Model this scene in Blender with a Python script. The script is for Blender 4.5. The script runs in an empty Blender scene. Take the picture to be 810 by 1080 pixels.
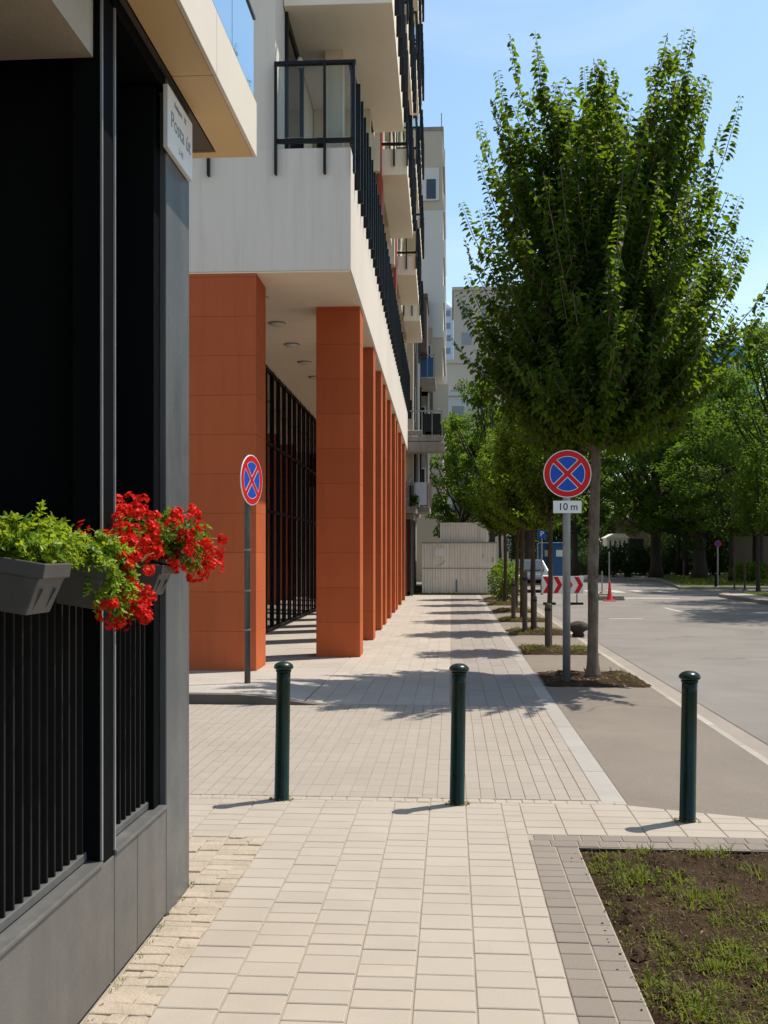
import bpy, math, random
import numpy as np
from mathutils import Vector, Matrix
from math import radians as R, sin, cos, pi

random.seed(7)
SC = bpy.context.scene
COL = SC.collection
EYE = 1.65                      # camera height
F = 1069.0                      # focal length in photo pixels
YAW = math.atan(71.0 / F)


def spot(px, Z):
    """street coordinates of a point seen in photo column px at distance Z along the lens axis"""
    xr = (px - 405) / F * Z
    return (xr * cos(YAW) - Z * sin(YAW), Z * cos(YAW) + xr * sin(YAW))


def foot(px, py):
    """ground point under photo pixel"""
    return spot(px, F * EYE / (py - 585.0))


# ------------------------------------------------------------------ mesh helper
class MB:
    def __init__(s):
        s.v = []; s.f = []; s.tone = []; s.use_tone = False; s.t = 0.5

    def add(s, vs, fs):
        b = len(s.v)
        s.v.extend([tuple(p) for p in vs]); s.tone.extend([s.t] * len(vs))
        s.f.extend([tuple(i + b for i in f) for f in fs])

    def box(s, x0, x1, y0, y1, z0, z1):
        vs = [(x, y, z) for z in (z0, z1) for y in (y0, y1) for x in (x0, x1)]
        s.add(vs, [(0, 2, 3, 1), (4, 5, 7, 6), (0, 1, 5, 4), (2, 6, 7, 3), (0, 4, 6, 2), (1, 3, 7, 5)])

    def obox(s, c, size, M=None):
        vs = []
        for z in (-.5, .5):
            for y in (-.5, .5):
                for x in (-.5, .5):
                    p = Vector((x * size[0], y * size[1], z * size[2]))
                    if M is not None: p = M @ p
                    vs.append(p + Vector(c))
        s.add(vs, [(0, 2, 3, 1), (4, 5, 7, 6), (0, 1, 5, 4), (2, 6, 7, 3), (0, 4, 6, 2), (1, 3, 7, 5)])

    def prism(s, poly, z0, z1, axis='z'):
        n = len(poly)
        def m(a, b, c):
            return {'z': (a, b, c), 'y': (a, c, b), 'x': (c, a, b)}[axis]
        vs = [m(p[0], p[1], z0) for p in poly] + [m(p[0], p[1], z1) for p in poly]
        fs = [tuple(range(n))[::-1], tuple(range(n, 2 * n))]
        fs += [(i, (i + 1) % n, n + (i + 1) % n, n + i) for i in range(n)]
        s.add(vs, fs)

    def tube(s, pts, rad, n=8, cap=True):
        pts = [Vector(p) for p in pts]
        rings = []
        up = None
        for i, p in enumerate(pts):
            d = (pts[min(i + 1, len(pts) - 1)] - pts[max(i - 1, 0)])
            if d.length < 1e-9: d = Vector((0, 0, 1))
            d.normalize()
            if up is None:
                up = Vector((1, 0, 0)) if abs(d.z) > .8 else Vector((0, 0, 1))
            a = d.cross(up)
            if a.length < 1e-4: a = d.cross(Vector((0, 1, 0)))
            a.normalize(); b = d.cross(a).normalized(); up = b.cross(d) if False else up
            r = rad[i] if hasattr(rad, '__len__') else rad
            rings.append([p + a * (r * cos(2 * pi * k / n)) + b * (r * sin(2 * pi * k / n)) for k in range(n)])
        vs = [q for rg in rings for q in rg]
        fs = []
        for i in range(len(pts) - 1):
            for k in range(n):
                fs.append((i * n + k, i * n + (k + 1) % n, (i + 1) * n + (k + 1) % n, (i + 1) * n + k))
        if cap:
            fs.append(tuple(range(n))[::-1]); fs.append(tuple(range((len(pts) - 1) * n, len(pts) * n)))
        s.add(vs, fs)

    def lathe(s, prof, n=20, c=(0, 0, 0)):
        vs = []
        for (r, z) in prof:
            for k in range(n):
                a = 2 * pi * k / n
                vs.append((c[0] + r * cos(a), c[1] + r * sin(a), c[2] + z))
        fs = []
        for i in range(len(prof) - 1):
            for k in range(n):
                fs.append((i * n + k, i * n + (k + 1) % n, (i + 1) * n + (k + 1) % n, (i + 1) * n + k))
        fs.append(tuple(range(n))[::-1]); fs.append(tuple(range((len(prof) - 1) * n, len(prof) * n)))
        s.add(vs, fs)

    def build(s, name, mat, parent=None, bevel=0, smooth=False, seg=1):
        me = bpy.data.meshes.new(name)
        me.from_pydata(s.v, [], s.f)
        if s.use_tone:
            at = me.attributes.new('tone', 'FLOAT', 'POINT')
            at.data.foreach_set('value', s.tone)
        me.materials.append(mat)
        if smooth:
            me.polygons.foreach_set('use_smooth', [True] * len(me.polygons))
        me.update()
        o = bpy.data.objects.new(name, me); COL.objects.link(o)
        if parent: o.parent = parent
        if bevel:
            b = o.modifiers.new('edge', 'BEVEL'); b.width = bevel; b.segments = seg; b.limit_method = 'ANGLE'; b.angle_limit = R(40)
        return o


def build_each(mb, name, mat, parent, bevel=0):
    """one object for every connected piece of mb"""
    par = list(range(len(mb.v)))
    def find(a):
        while par[a] != a: par[a] = par[par[a]]; a = par[a]
        return a
    for f in mb.f:
        for k in f[1:]: par[find(k)] = find(f[0])
    groups = {}
    for f in mb.f: groups.setdefault(find(f[0]), []).append(f)
    first = None
    for fs in groups.values():
        ids = sorted({i for f in fs for i in f}); mp = {k: i for i, k in enumerate(ids)}
        q = MB(); q.v = [mb.v[i] for i in ids]; q.tone = [.5] * len(ids); q.f = [tuple(mp[i] for i in f) for f in fs]
        o = q.build(name, mat, parent, bevel); first = first or o
    return first


def tag(o, label=None, cat=None, group=None, kind=None):
    if label: o['label'] = label
    if cat: o['category'] = cat
    if group: o['group'] = group
    if kind: o['kind'] = kind
    return o


def thing(name, loc, label, cat, group=None, rz=0):
    o = bpy.data.objects.new(name, None); COL.objects.link(o)
    o.empty_display_size = .2
    o.location = loc; o.rotation_euler = (0, 0, rz)
    return tag(o, label, cat, group)


def dup(root, loc, label, rz=0, scale=None, group=None):
    def cp(o, par):
        c = o.copy(); COL.objects.link(c)
        if par: c.parent = par
        for ch in o.children: cp(ch, c)
        return c
    r = cp(root, None); r.location = loc; r.rotation_euler = (0, 0, rz)
    if scale: r.scale = scale
    r['label'] = label
    if group: r['group'] = group
    return r


# ------------------------------------------------------------------ materials
def nodes(name):
    m = bpy.data.materials.new(name); m.use_nodes = True
    nt = m.node_tree; nt.nodes.clear()
    out = nt.nodes.new('ShaderNodeOutputMaterial')
    return m, nt, out


def N(nt, t, **kw):
    n = nt.nodes.new(t)
    for k, v in kw.items():
        if k in n.inputs: n.inputs[k].default_value = v
        else: setattr(n, k, v)
    return n


def mixc(nt, fac, a, b, mode='MIX'):
    n = nt.nodes.new('ShaderNodeMix'); n.data_type = 'RGBA'; n.blend_type = mode
    for sock, val in ((n.inputs[0], fac), (n.inputs[6], a), (n.inputs[7], b)):
        if isinstance(val, bpy.types.NodeSocket): nt.links.new(val, sock)
        elif isinstance(val, (int, float)): sock.default_value = val
        else: sock.default_value = (*val[:3], 1)
    return n.outputs[2]


def noise(nt, vec, scale, detail=4, rough=.6, dist=0):
    n = N(nt, 'ShaderNodeTexNoise'); n.inputs['Scale'].default_value = scale
    n.inputs['Detail'].default_value = detail; n.inputs['Roughness'].default_value = rough
    n.inputs['Distortion'].default_value = dist
    nt.links.new(vec, n.inputs['Vector'])
    return n.outputs['Fac']


def ramp(nt, fac, p0, p1, a=0., b=1.):
    n = N(nt, 'ShaderNodeMapRange'); n.inputs[1].default_value = p0; n.inputs[2].default_value = p1
    n.inputs[3].default_value = a; n.inputs[4].default_value = b
    nt.links.new(fac, n.inputs[0]); return n.outputs[0]


def surf(name, c1, c2=None, scale=3., rough=.7, bump=.0, bscale=40., metal=0., spec=.4, stain=None, sscale=.8, sfac=.35,
         grain=.0, gscale=250., tone=0., stretch=None, coat=0., roughvar=0., bdist=.01, specks=None, spots=None, cracks=None, drips=None):
    """diffuse or painted surface: two-scale colour mottling, stains, grain and bump"""
    m, nt, out = nodes(name)
    c2 = c2 or tuple(x * .85 for x in c1)
    tc = N(nt, 'ShaderNodeNewGeometry').outputs['Position']
    if stretch:
        mp = N(nt, 'ShaderNodeMapping'); mp.inputs['Scale'].default_value = stretch
        nt.links.new(tc, mp.inputs['Vector']); vec = mp.outputs[0]
    else: vec = tc
    f = ramp(nt, noise(nt, vec, scale, 5), .3, .7)
    col = mixc(nt, f, c1, c2)
    if stain:
        sf = ramp(nt, noise(nt, vec, sscale, 6, .65, .6), .48, .72, 0, sfac)
        col = mixc(nt, sf, col, stain)
    if tone:
        at = N(nt, 'ShaderNodeAttribute', attribute_name='tone')
        tv = ramp(nt, at.outputs['Fac'], 0, 1, 1 - tone, 1 + tone)
        cb = N(nt, 'ShaderNodeCombineColor')
        for i in range(3): nt.links.new(tv, cb.inputs[i])
        col = mixc(nt, 1., col, cb.outputs[0], 'MULTIPLY')
    if grain:
        g = ramp(nt, noise(nt, tc, gscale, 2), .3, .7, 1 - grain, 1 + grain)
        cb = N(nt, 'ShaderNodeCombineColor')
        for i in range(3): nt.links.new(g, cb.inputs[i])
        col = mixc(nt, 1., col, cb.outputs[0], 'MULTIPLY')
    if specks:
        sp = ramp(nt, noise(nt, tc, specks[1], 1), .69, .75, 0, specks[2])
        col = mixc(nt, sp, col, specks[0])
    if drips:                                       # rain streaks: noise drawn out down the wall
        mp2 = N(nt, 'ShaderNodeMapping'); mp2.inputs['Scale'].default_value = (5., 5., .22); nt.links.new(tc, mp2.inputs['Vector'])
        col = mixc(nt, ramp(nt, noise(nt, mp2.outputs[0], 1.6, 6, .7), .50, .78, 0, drips[1]), col, drips[0])
    if spots:                                       # trodden gum and small stains
        vo = N(nt, 'ShaderNodeTexVoronoi'); vo.inputs['Scale'].default_value = spots[1]
        nt.links.new(tc, vo.inputs['Vector'])
        big_ = ramp(nt, vo.outputs['Distance'], spots[2], spots[2] * .75, 0, 1)
        rnd = N(nt, 'ShaderNodeSeparateColor'); nt.links.new(vo.outputs['Color'], rnd.inputs[0])
        on = ramp(nt, rnd.outputs[0], .62, .9, 0, spots[3])
        mu = N(nt, 'ShaderNodeMath', operation='MULTIPLY'); nt.links.new(big_, mu.inputs[0]); nt.links.new(on, mu.inputs[1])
        col = mixc(nt, mu.outputs[0], col, spots[0])
    if cracks:
        nz = N(nt, 'ShaderNodeTexNoise'); nz.inputs['Scale'].default_value = 1.3; nz.inputs['Detail'].default_value = 5
        nt.links.new(tc, nz.inputs['Vector'])
        va = N(nt, 'ShaderNodeVectorMath', operation='MULTIPLY_ADD'); nt.links.new(nz.outputs['Color'], va.inputs[0]); va.inputs[1].default_value = (1.1, 1.1, 0); nt.links.new(tc, va.inputs[2])
        vo = N(nt, 'ShaderNodeTexVoronoi', feature='DISTANCE_TO_EDGE'); vo.inputs['Scale'].default_value = cracks[1]
        nt.links.new(va.outputs[0], vo.inputs['Vector'])
        ck = ramp(nt, vo.outputs['Distance'], .0, cracks[2], cracks[3], 0)
        gate = ramp(nt, noise(nt, tc, .25, 3), .45, .6, 0, 1)
        mu = N(nt, 'ShaderNodeMath', operation='MULTIPLY'); nt.links.new(ck, mu.inputs[0]); nt.links.new(gate, mu.inputs[1])
        col = mixc(nt, mu.outputs[0], col, cracks[0])
    p = N(nt, 'ShaderNodeBsdfPrincipled')
    nt.links.new(col, p.inputs['Base Color'])
    p.inputs['Roughness'].default_value = rough; p.inputs['Metallic'].default_value = metal
    p.inputs['Specular IOR Level'].default_value = spec
    p.inputs['Coat Weight'].default_value = coat
    if roughvar:
        rv = ramp(nt, noise(nt, tc, 6., 4), .3, .7, max(.02, rough - roughvar), rough + roughvar)
        nt.links.new(rv, p.inputs['Roughness'])
    if bump:
        b = N(nt, 'ShaderNodeBump'); b.inputs['Strength'].default_value = bump; b.inputs['Distance'].default_value = bdist
        nt.links.new(noise(nt, tc, bscale, 4), b.inputs['Height'])
        nt.links.new(b.outputs[0], p.inputs['Normal'])
    nt.links.new(p.outputs[0], out.inputs[0])
    return m


def leafmat(name, dark, light, trans, tfac=.42, gloss=.35):
    m, nt, out = nodes(name)
    at = N(nt, 'ShaderNodeAttribute', attribute_name='tone')
    col = mixc(nt, at.outputs['Fac'], dark, light)
    p = N(nt, 'ShaderNodeBsdfPrincipled'); nt.links.new(col, p.inputs['Base Color'])
    p.inputs['Roughness'].default_value = gloss; p.inputs['Specular IOR Level'].default_value = .14
    t = N(nt, 'ShaderNodeBsdfTranslucent')
    tcol = mixc(nt, at.outputs['Fac'], tuple(x * .7 for x in trans), trans)
    nt.links.new(tcol, t.inputs[0])
    mx = N(nt, 'ShaderNodeMixShader'); mx.inputs[0].default_value = tfac
    nt.links.new(p.outputs[0], mx.inputs[1]); nt.links.new(t.outputs[0], mx.inputs[2])
    nt.links.new(mx.outputs[0], out.inputs[0])
    return m


def glassmat(name, tint, alpha, rough=.02, ior=1.5):
    """thin pane: mirror reflection by angle over a tinted see-through body"""
    m, nt, out = nodes(name)
    fr = N(nt, 'ShaderNodeFresnel'); fr.inputs['IOR'].default_value = ior
    tr = N(nt, 'ShaderNodeBsdfTransparent'); tr.inputs[0].default_value = (*tint, 1)
    df = N(nt, 'ShaderNodeBsdfDiffuse'); df.inputs[0].default_value = (tint[0] * .3, tint[1] * .3, tint[2] * .3, 1)
    gl = N(nt, 'ShaderNodeBsdfGlossy'); gl.inputs['Roughness'].default_value = rough
    a = N(nt, 'ShaderNodeMixShader'); a.inputs[0].default_value = alpha
    nt.links.new(tr.outputs[0], a.inputs[1]); nt.links.new(df.outputs[0], a.inputs[2])
    b = N(nt, 'ShaderNodeMixShader'); nt.links.new(fr.outputs[0], b.inputs[0])
    nt.links.new(a.outputs[0], b.inputs[1]); nt.links.new(gl.outputs[0], b.inputs[2])
    nt.links.new(b.outputs[0], out.inputs[0])
    return m


M = {}
M['slab'] = surf('slab_concrete', (0.345, 0.299, 0.248), (0.322, 0.279, 0.231), 1.3, .85, .25, 160, stain=(0.262, 0.223, 0.184), sscale=.9, sfac=0.45, grain=.09, gscale=330, tone=0.03, specks=((.27, .23, .19), 140, .3), spec=0.15, spots=((.15, .13, .11), 2.6, .05, .45))
M['grey_slab'] = surf('grey_slab_concrete', (0.205, 0.174, 0.145), (0.185, 0.157, 0.131), 1.6, .85, .3, 160, stain=(0.14, 0.119, 0.1), grain=.12, gscale=330, tone=0.07, specks=((.45, .42, .38), 150, .3), spec=0.15)
M['sett'] = surf('sett_stone', (0.36, 0.3, 0.235), (0.315, 0.26, 0.2), 6., .85, .7, 45, stain=(0.23, 0.185, 0.138), sscale=6, sfac=.55, grain=.14, gscale=200, tone=0.06, spec=0.15)
M['joint'] = surf('joint_sand', (0.33, 0.278, 0.218), (0.27, 0.225, 0.172), 4., .95, .4, 150, grain=.2, gscale=300)
M['drive'] = surf('drive_brick', (0.3, 0.261, 0.22), (0.282, 0.245, 0.207), .9, .85, .3, 120, stain=(0.235, 0.203, 0.17), sscale=.7, sfac=.4, grain=.10, gscale=300, tone=0.028, spec=0.15, spots=((.13, .11, .095), 1.4, .07, .4))
M['walk'] = surf('walk_slab', (0.3685, 0.3241, 0.2749), (0.3416, 0.2995, 0.2551), .7, .85, .2, 120, stain=(0.2691, 0.234, 0.1966), sscale=.5, sfac=.35, grain=.08, gscale=250, tone=.05, spec=0.15, spots=((.15, .13, .11), 2.2, .05, .45))
M['walk_grey'] = surf('walk_grey_slab', (0.2695, 0.2409, 0.2145), (0.2486, 0.2222, 0.198), .7, .85, .2, 120, stain=(0.198, 0.176, 0.154), sscale=.5, sfac=.35, grain=.08, gscale=250, tone=.05, spec=0.15, spots=((.12, .105, .09), 2.2, .05, .45))
M['plaza'] = surf('plaza_slab', (0.36, 0.325, 0.283), (0.335, 0.3, 0.262), .8, .8, .2, 120, stain=(0.26, 0.23, 0.2), sscale=.6, sfac=.35, grain=.08, tone=.06, spec=0.15)
M['strip'] = surf('edge_concrete', (0.3135, 0.2915, 0.264), (0.275, 0.2552, 0.231), 1.2, .85, .3, 120, stain=(0.209, 0.1892, 0.165), grain=.1, gscale=260, tone=.08, spec=0.15)
M['asphalt'] = surf('worn_asphalt', (0.215, 0.197, 0.178), (0.172, 0.157, 0.142), .5, .9, .6, 220, stain=(0.118, 0.106, 0.095), sscale=.35, sfac=0.6, grain=.3, gscale=260, specks=((.4, .37, .33), 190, .4), spec=0.15, spots=((.09, .08, .07), .7, .14, .35), cracks=((.075, .066, .058), .28, .012, .75))
M['lot'] = surf('lot_asphalt', (0.192, 0.163, 0.135), (0.165, 0.14, 0.115), .8, .92, .6, 200, stain=(0.235, 0.2, 0.16), sscale=.6, sfac=.5, grain=.3, gscale=240, specks=((.4, .36, .3), 170, .4), spec=0.15, spots=((.08, .07, .06), .9, .12, .45), cracks=((.075, .064, .052), .45, .012, .6))
M['kerb'] = surf('kerb_stone', (0.335, 0.3, 0.255), (0.29, 0.258, 0.22), 1.5, .85, .3, 120, stain=(0.2, 0.176, 0.148), grain=.1, tone=.1, spec=0.15)
M['kerb_dark'] = surf('shade_dark_kerb', (0.13, 0.1144, 0.0988), (0.104, 0.091, 0.078), 2., .9, spec=.1)  # the shade on the kerb face is put into this darker colour
M['gutter'] = surf('gutter_concrete', (0.265, 0.232, 0.196), (0.23, 0.2, 0.168), 1.2, .88, .3, 120, stain=(0.175, 0.15, 0.125), grain=.14, spec=0.15)
M['soil'] = surf('dry_soil', (0.058, 0.037, 0.023), (0.03, 0.0195, 0.012), 3., .95, 1., 45, stain=(0.098, 0.066, 0.04), sscale=2.5, sfac=.6, grain=.4, gscale=130, bdist=.03, spec=0.03)
M['earth'] = surf('far_earth', (.16, .14, .115), (.12, .10, .085), .4, .95)
M['turf'] = surf('turf', (.075, .10, .025), (.10, .11, .035), 2., .95, .8, 30, stain=(.12, .095, .05), sscale=.8, sfac=.6, grain=.3, gscale=60, bdist=.03)
M['paint'] = surf('worn_road_paint', (.48, .47, .44), (.30, .28, .26), 3.5, .8, grain=.2)
M['charcoal'] = surf('charcoal_panel', (0.118, 0.11, 0.103), (0.1, 0.094, 0.088), 2., .42, .12, 90, stain=(0.17, 0.157, 0.143), sscale=2.2, sfac=.35, stretch=(2, 2, .35), roughvar=.1, spec=0.35, grain=.06, gscale=120, drips=((.075, .07, .066), .55))
M['pillar_grey'] = surf('pillar_paint', (0.092, 0.096, 0.096), (0.08, 0.083, 0.084), 1.6, .36, .1, 60, stain=(0.16, 0.152, 0.143), sscale=2.4, sfac=.4, stretch=(2, 2, .4), roughvar=.1, spec=0.4, drips=((.17, .165, .155), .5))
M['black'] = surf('matt_black', (.0045, .005, .0055), (.0065, .007, .0075), 1.5, .75, spec=.03)
M['black_metal'] = surf('black_metal', (.008, .008, .009), (.012, .012, .013), 4., .5, spec=.12)
M['bar_black'] = surf('bar_black', (0.016, 0.0145, 0.0135), (0.022, 0.02, 0.019), 8., .6, spec=0.04)
M['bright_edge'] = surf('edge_strip_metal', (.34, .33, .33), (.26, .26, .26), 8., .32, metal=.4)
M['sill'] = surf('sill_metal', (.10, .098, .095), (.08, .078, .075), 3., .38, stain=(.2, .19, .17), sscale=3, sfac=.4)
M['raw_concrete'] = surf('raw_concrete', (.40, .34, .26), (.33, .28, .21), 2.5, .9, .4, 40, stain=(.25, .21, .15), sscale=3.)
M['cream_panel'] = surf('cream_panel', (.68, .595, .475), (.65, .565, .45), 1.2, .5, .04, 60, stain=(.52, .46, .38), sscale=1.5, sfac=.2)
M['tan_panel'] = surf('tan_panel', (0.66, 0.45, 0.22), (0.62, 0.42, 0.2), 1.5, .5)
M['brown_soffit'] = surf('brown_soffit', (.085, .065, .048), (.075, .058, .042), 2., .6)
M['render_white'] = surf('white_render', (0.75, 0.665, 0.57), (0.72, 0.635, 0.545), .8, .88, .15, 140, stain=(0.64, 0.56, 0.475), sscale=.4, sfac=.3, stretch=(1, 1, .35), spec=0.1, drips=((.46, .42, .37), .40))
M['soffit_white'] = surf('soffit_render', (0.88, 0.77, 0.61), (0.85, 0.74, 0.585), .8, .88, .1, 120, stain=(0.74, 0.63, 0.49), sscale=.5, sfac=.25, spec=0.1)
M['render_cream'] = surf('cream_render', (0.7, 0.6, 0.46), (0.65, 0.555, 0.42), .8, .88, .15, 120, stain=(0.52, 0.43, 0.32), sscale=.4, sfac=.3, spec=0.1, drips=((.42, .35, .26), .4))
M['terracotta'] = surf('terracotta_render', (0.51, 0.125, 0.047), (0.455, 0.108, 0.04), 1.0, .85, .25, 120, stain=(0.37, 0.088, 0.035), sscale=.7, sfac=0.3, grain=.06, gscale=150, spec=0.08, drips=((.30, .075, .030), .40), tone=.05)
M['terra_joint'] = surf('terracotta_joint', (0.3, 0.075, 0.03), (0.264, 0.066, 0.0264), 3., .9, spec=0.05)
M['red_panel'] = surf('red_facade_panel', (.38, .055, .035), (.33, .05, .03), 2., .7)
M['frame_dark'] = surf('anthracite_frame', (0.014, 0.0155, 0.0165), (0.018, 0.0195, 0.0205), 4., .4, spec=0.12)
M['glass_dark'] = surf('shop_glass', (.010, .012, .012), (.013, .014, .014), 1., .03, spec=.6)
M['pane'] = surf('window_glass', (.018, .024, .03), (.028, .036, .042), 1., .04, spec=.7)
M['balu_glass'] = glassmat('balustrade_glass', (.90, .93, .91), .03, ior=1.3)
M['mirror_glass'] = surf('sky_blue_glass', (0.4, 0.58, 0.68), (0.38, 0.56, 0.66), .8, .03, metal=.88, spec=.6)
M['lamp_white'] = surf('opal_lamp', (.7, .68, .64), None, 3., .4)
M['bollard_green'] = surf('bollard_green_paint', (0.003, 0.01425, 0.007125), (0.0045, 0.018, 0.00975), 6., .28, .05, 80, stain=(0.015, 0.0225, 0.015), sscale=5, sfac=.4, roughvar=.1, spec=0.28)
M['galv'] = surf('galvanised_steel', (.30, .31, .315), (.22, .23, .235), 9., .45, metal=.55, stain=(.16, .15, .14), sscale=3, sfac=.5, roughvar=.1, stretch=(1, 1, .4))
M['galv_dark'] = surf('dull_steel', (.10, .10, .10), (.075, .075, .075), 9., .5, metal=.4, stain=(.2, .19, .18), sscale=4, sfac=.4, stretch=(1, 1, .4))
M['sign_red'] = surf('sign_red', (0.6, 0.014, 0.018), (0.55, 0.013, 0.017), 5., .35, spec=0.15)
M['sign_blue'] = surf('sign_blue', (0.015, 0.082, 0.45), (0.014, 0.075, 0.42), 5., .35, spec=0.15)
M['sign_white'] = surf('sign_white', (.76, .76, .75), (.70, .70, .69), 6., .4)
M['ink'] = surf('ink_black', (.02, .02, .022), None, 5., .5)
M['planter'] = surf('planter_plastic', (0.076, 0.0688, 0.0608), (0.064, 0.0584, 0.052), 6., .5, .06, 60, stain=(0.128, 0.112, 0.096), sscale=8, sfac=.4)
M['container'] = surf('container_paint', (0.8, 0.765, 0.69), (0.74, 0.705, 0.635), .9, .6, .05, 40, stain=(0.58, 0.52, 0.44), sscale=1.2, sfac=.5, stretch=(1, 1, .4), drips=((.36, .31, .25), .5))
M['old_wall'] = surf('old_render', (0.5, 0.43, 0.33), (0.43, 0.365, 0.275), .9, .9, .3, 60, stain=(0.26, 0.215, 0.165), sscale=.6, sfac=.55, stretch=(1, 1, .5), drips=((.16, .14, .11), .6))
M['old_concrete'] = surf('old_concrete', (.30, .27, .235), (.24, .215, .185), 1.2, .9, .3, 60, stain=(.14, .125, .105), sscale=.9, sfac=.6, drips=((.10, .09, .075), .6))
M['tower_grey'] = surf('tower_render', (0.5, 0.42, 0.325), (0.46, 0.385, 0.295), .5, .9, stain=(0.38, 0.31, 0.235), sscale=.25, sfac=.4)
M['tower_white'] = surf('tower_white_render', (0.6, 0.57, 0.53), (0.56, 0.53, 0.49), .5, .9)
M['brick_red'] = surf('old_brick', (.30, .17, .13), (.25, .14, .11), 4., .9)
M['brown_wood'] = surf('brown_boards', (.10, .075, .058), (.075, .056, .044), 2., .8)
M['pale_tower'] = surf('pale_haze_blue', (0.55, 0.62, 0.7), (0.5, 0.57, 0.66), .06, .8)  # the far tower's distance haze is painted into this pale blue
M['beige_block'] = surf('beige_block', (.50, .44, .36), (.46, .40, .33), .1, .9)
M['brown_wall'] = surf('brown_wall', (0.15, 0.108, 0.08), (0.125, 0.09, 0.066), .6, .9, .3, 20, stain=(0.08, 0.06, 0.046), sscale=.5, sfac=.5)
M['blue_glass'] = surf('blue_curtain_wall', (.05, .28, .52), (.06, .33, .58), .15, .25, spec=.5)
M['cabin_blue'] = surf('cabin_blue', (0.015, 0.1, 0.25), (0.013, 0.085, 0.22), 2., .5)
M['timber'] = surf('grey_timber', (.10, .075, .055), (.07, .053, .04), 8., .9, .5, 60, stretch=(1, 1, .2))
M['bark'] = surf('young_bark', (0.215, 0.165, 0.122), (0.125, 0.093, 0.069), 9., .95, .8, 60, stain=(0.05, 0.038, 0.03), sscale=11.0, sfac=0.75, stretch=(1, 1, .45), bdist=.012, spec=0.1)
M['bark_row'] = surf('dark_young_bark', (.085, .058, .042), (.055, .038, .028), 9., .95, .8, 60, spec=.1, stretch=(1, 1, .4), bdist=.012)
M['bark_dark'] = surf('old_bark', (.050, .040, .032), (.032, .026, .022), 4., .95, .9, 25, stretch=(1, 1, .3), bdist=.03)
M['twig'] = surf('twig_bark', (.085, .075, .045), None, 8., .9)
M['rock'] = surf('dark_rock', (.055, .043, .034), (.035, .028, .023), 7., .9, 1., 20, bdist=.03)
M['cone_red'] = surf('cone_orange_red', (0.62, 0.045, 0.045), (0.56, 0.04, 0.04), 5., .5)
M['car_paint'] = surf('car_paint', (0.13, 0.145, 0.14), (0.12, 0.135, 0.13), 1., .25, metal=.5, coat=.6)
M['rubber'] = surf('tyre_rubber', (.015, .015, .015), None, 6., .85)
M['leaf_main'] = leafmat('street_tree_leaf', (.012, .036, .005), (.036, .078, .008), (.22, .34, .012), .44, .5)
M['leaf_row'] = leafmat('row_tree_leaf', (.019, .052, .006), (.058, .110, .011), (.24, .39, .018), .50, .5)
M['leaf_big'] = leafmat('big_tree_leaf', (.014, .040, .006), (.046, .090, .010), (.19, .31, .017), .44, .5)
M['leaf_hedge'] = leafmat('hedge_leaf', (.016, .045, .014), (.035, .075, .018), (.08, .14, .02), .3, .5)
M['leaf_pot'] = leafmat('bedding_leaf', (.075, .165, .012), (.23, .32, .026), (.42, .52, .028), .42, .35)
M['leaf_geranium'] = leafmat('geranium_leaf', (.05, .12, .012), (.16, .25, .025), (.28, .38, .03), .38, .4)
M['petal'] = leafmat('red_petal', (.50, .004, .004), (.90, .040, .016), (.80, .025, .010), .34, .5)
M['grass'] = leafmat('grass_blade', (.075, .105, .014), (.20, .22, .035), (.28, .32, .03), .38, .6)
M['dry_leaf'] = leafmat('dry_litter', (.075, .050, .028), (.24, .175, .10), (.2, .14, .07), .2, .7)


# ------------------------------------------------------------------ foliage
def unit(a):
    return a / np.maximum(np.linalg.norm(a, axis=1, keepdims=True), 1e-9)


def leaves_object(name, P, D, Nn, L, W, mat, parent, rng, fold=.18, tone=None, droop=.12):
    """every leaf is a folded six-point blade"""
    n = len(P)
    D = unit(D); S = unit(np.cross(D, Nn)); Nn = np.cross(S, D)
    L = np.asarray(L).reshape(-1, 1) * np.ones((n, 1)); W = np.asarray(W).reshape(-1, 1) * np.ones((n, 1))
    up = Nn * (W * fold)
    V = np.empty((n, 6, 3))
    V[:, 0] = P
    V[:, 1] = P + D * L * .30 + S * W * .46 + up
    V[:, 2] = P + D * L * .70 + S * W * .36 + up - Nn * L * droop * .4
    V[:, 3] = P + D * L - Nn * L * droop
    V[:, 4] = P + D * L * .70 - S * W * .36 + up - Nn * L * droop * .4
    V[:, 5] = P + D * L * .30 - S * W * .46 + up
    base = (np.arange(n) * 6).reshape(-1, 1)
    faces = np.concatenate([base + np.array([[0, 1, 2, 3]]), base + np.array([[0, 3, 4, 5]])], axis=1).reshape(-1)
    me = bpy.data.meshes.new(name)
    me.vertices.add(n * 6); me.vertices.foreach_set('co', V.reshape(-1))
    me.loops.add(n * 8); me.loops.foreach_set('vertex_index', faces.astype(np.int32))
    me.polygons.add(n * 2); me.polygons.foreach_set('loop_start', (np.arange(n * 2) * 4).astype(np.int32))
    me.update(calc_edges=True)
    at = me.attributes.new('tone', 'FLOAT', 'POINT')
    if tone is None: tone = rng.random(n)
    at.data.foreach_set('value', np.repeat(tone, 6))
    me.materials.append(mat)
    o = bpy.data.objects.new(name, me); COL.objects.link(o)
    if parent: o.parent = parent
    return o


def bez(a, b, c, n):
    t = np.linspace(0, 1, n).reshape(-1, 1)
    return (1 - t) ** 2 * a + 2 * t * (1 - t) * b + t ** 2 * c


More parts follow.
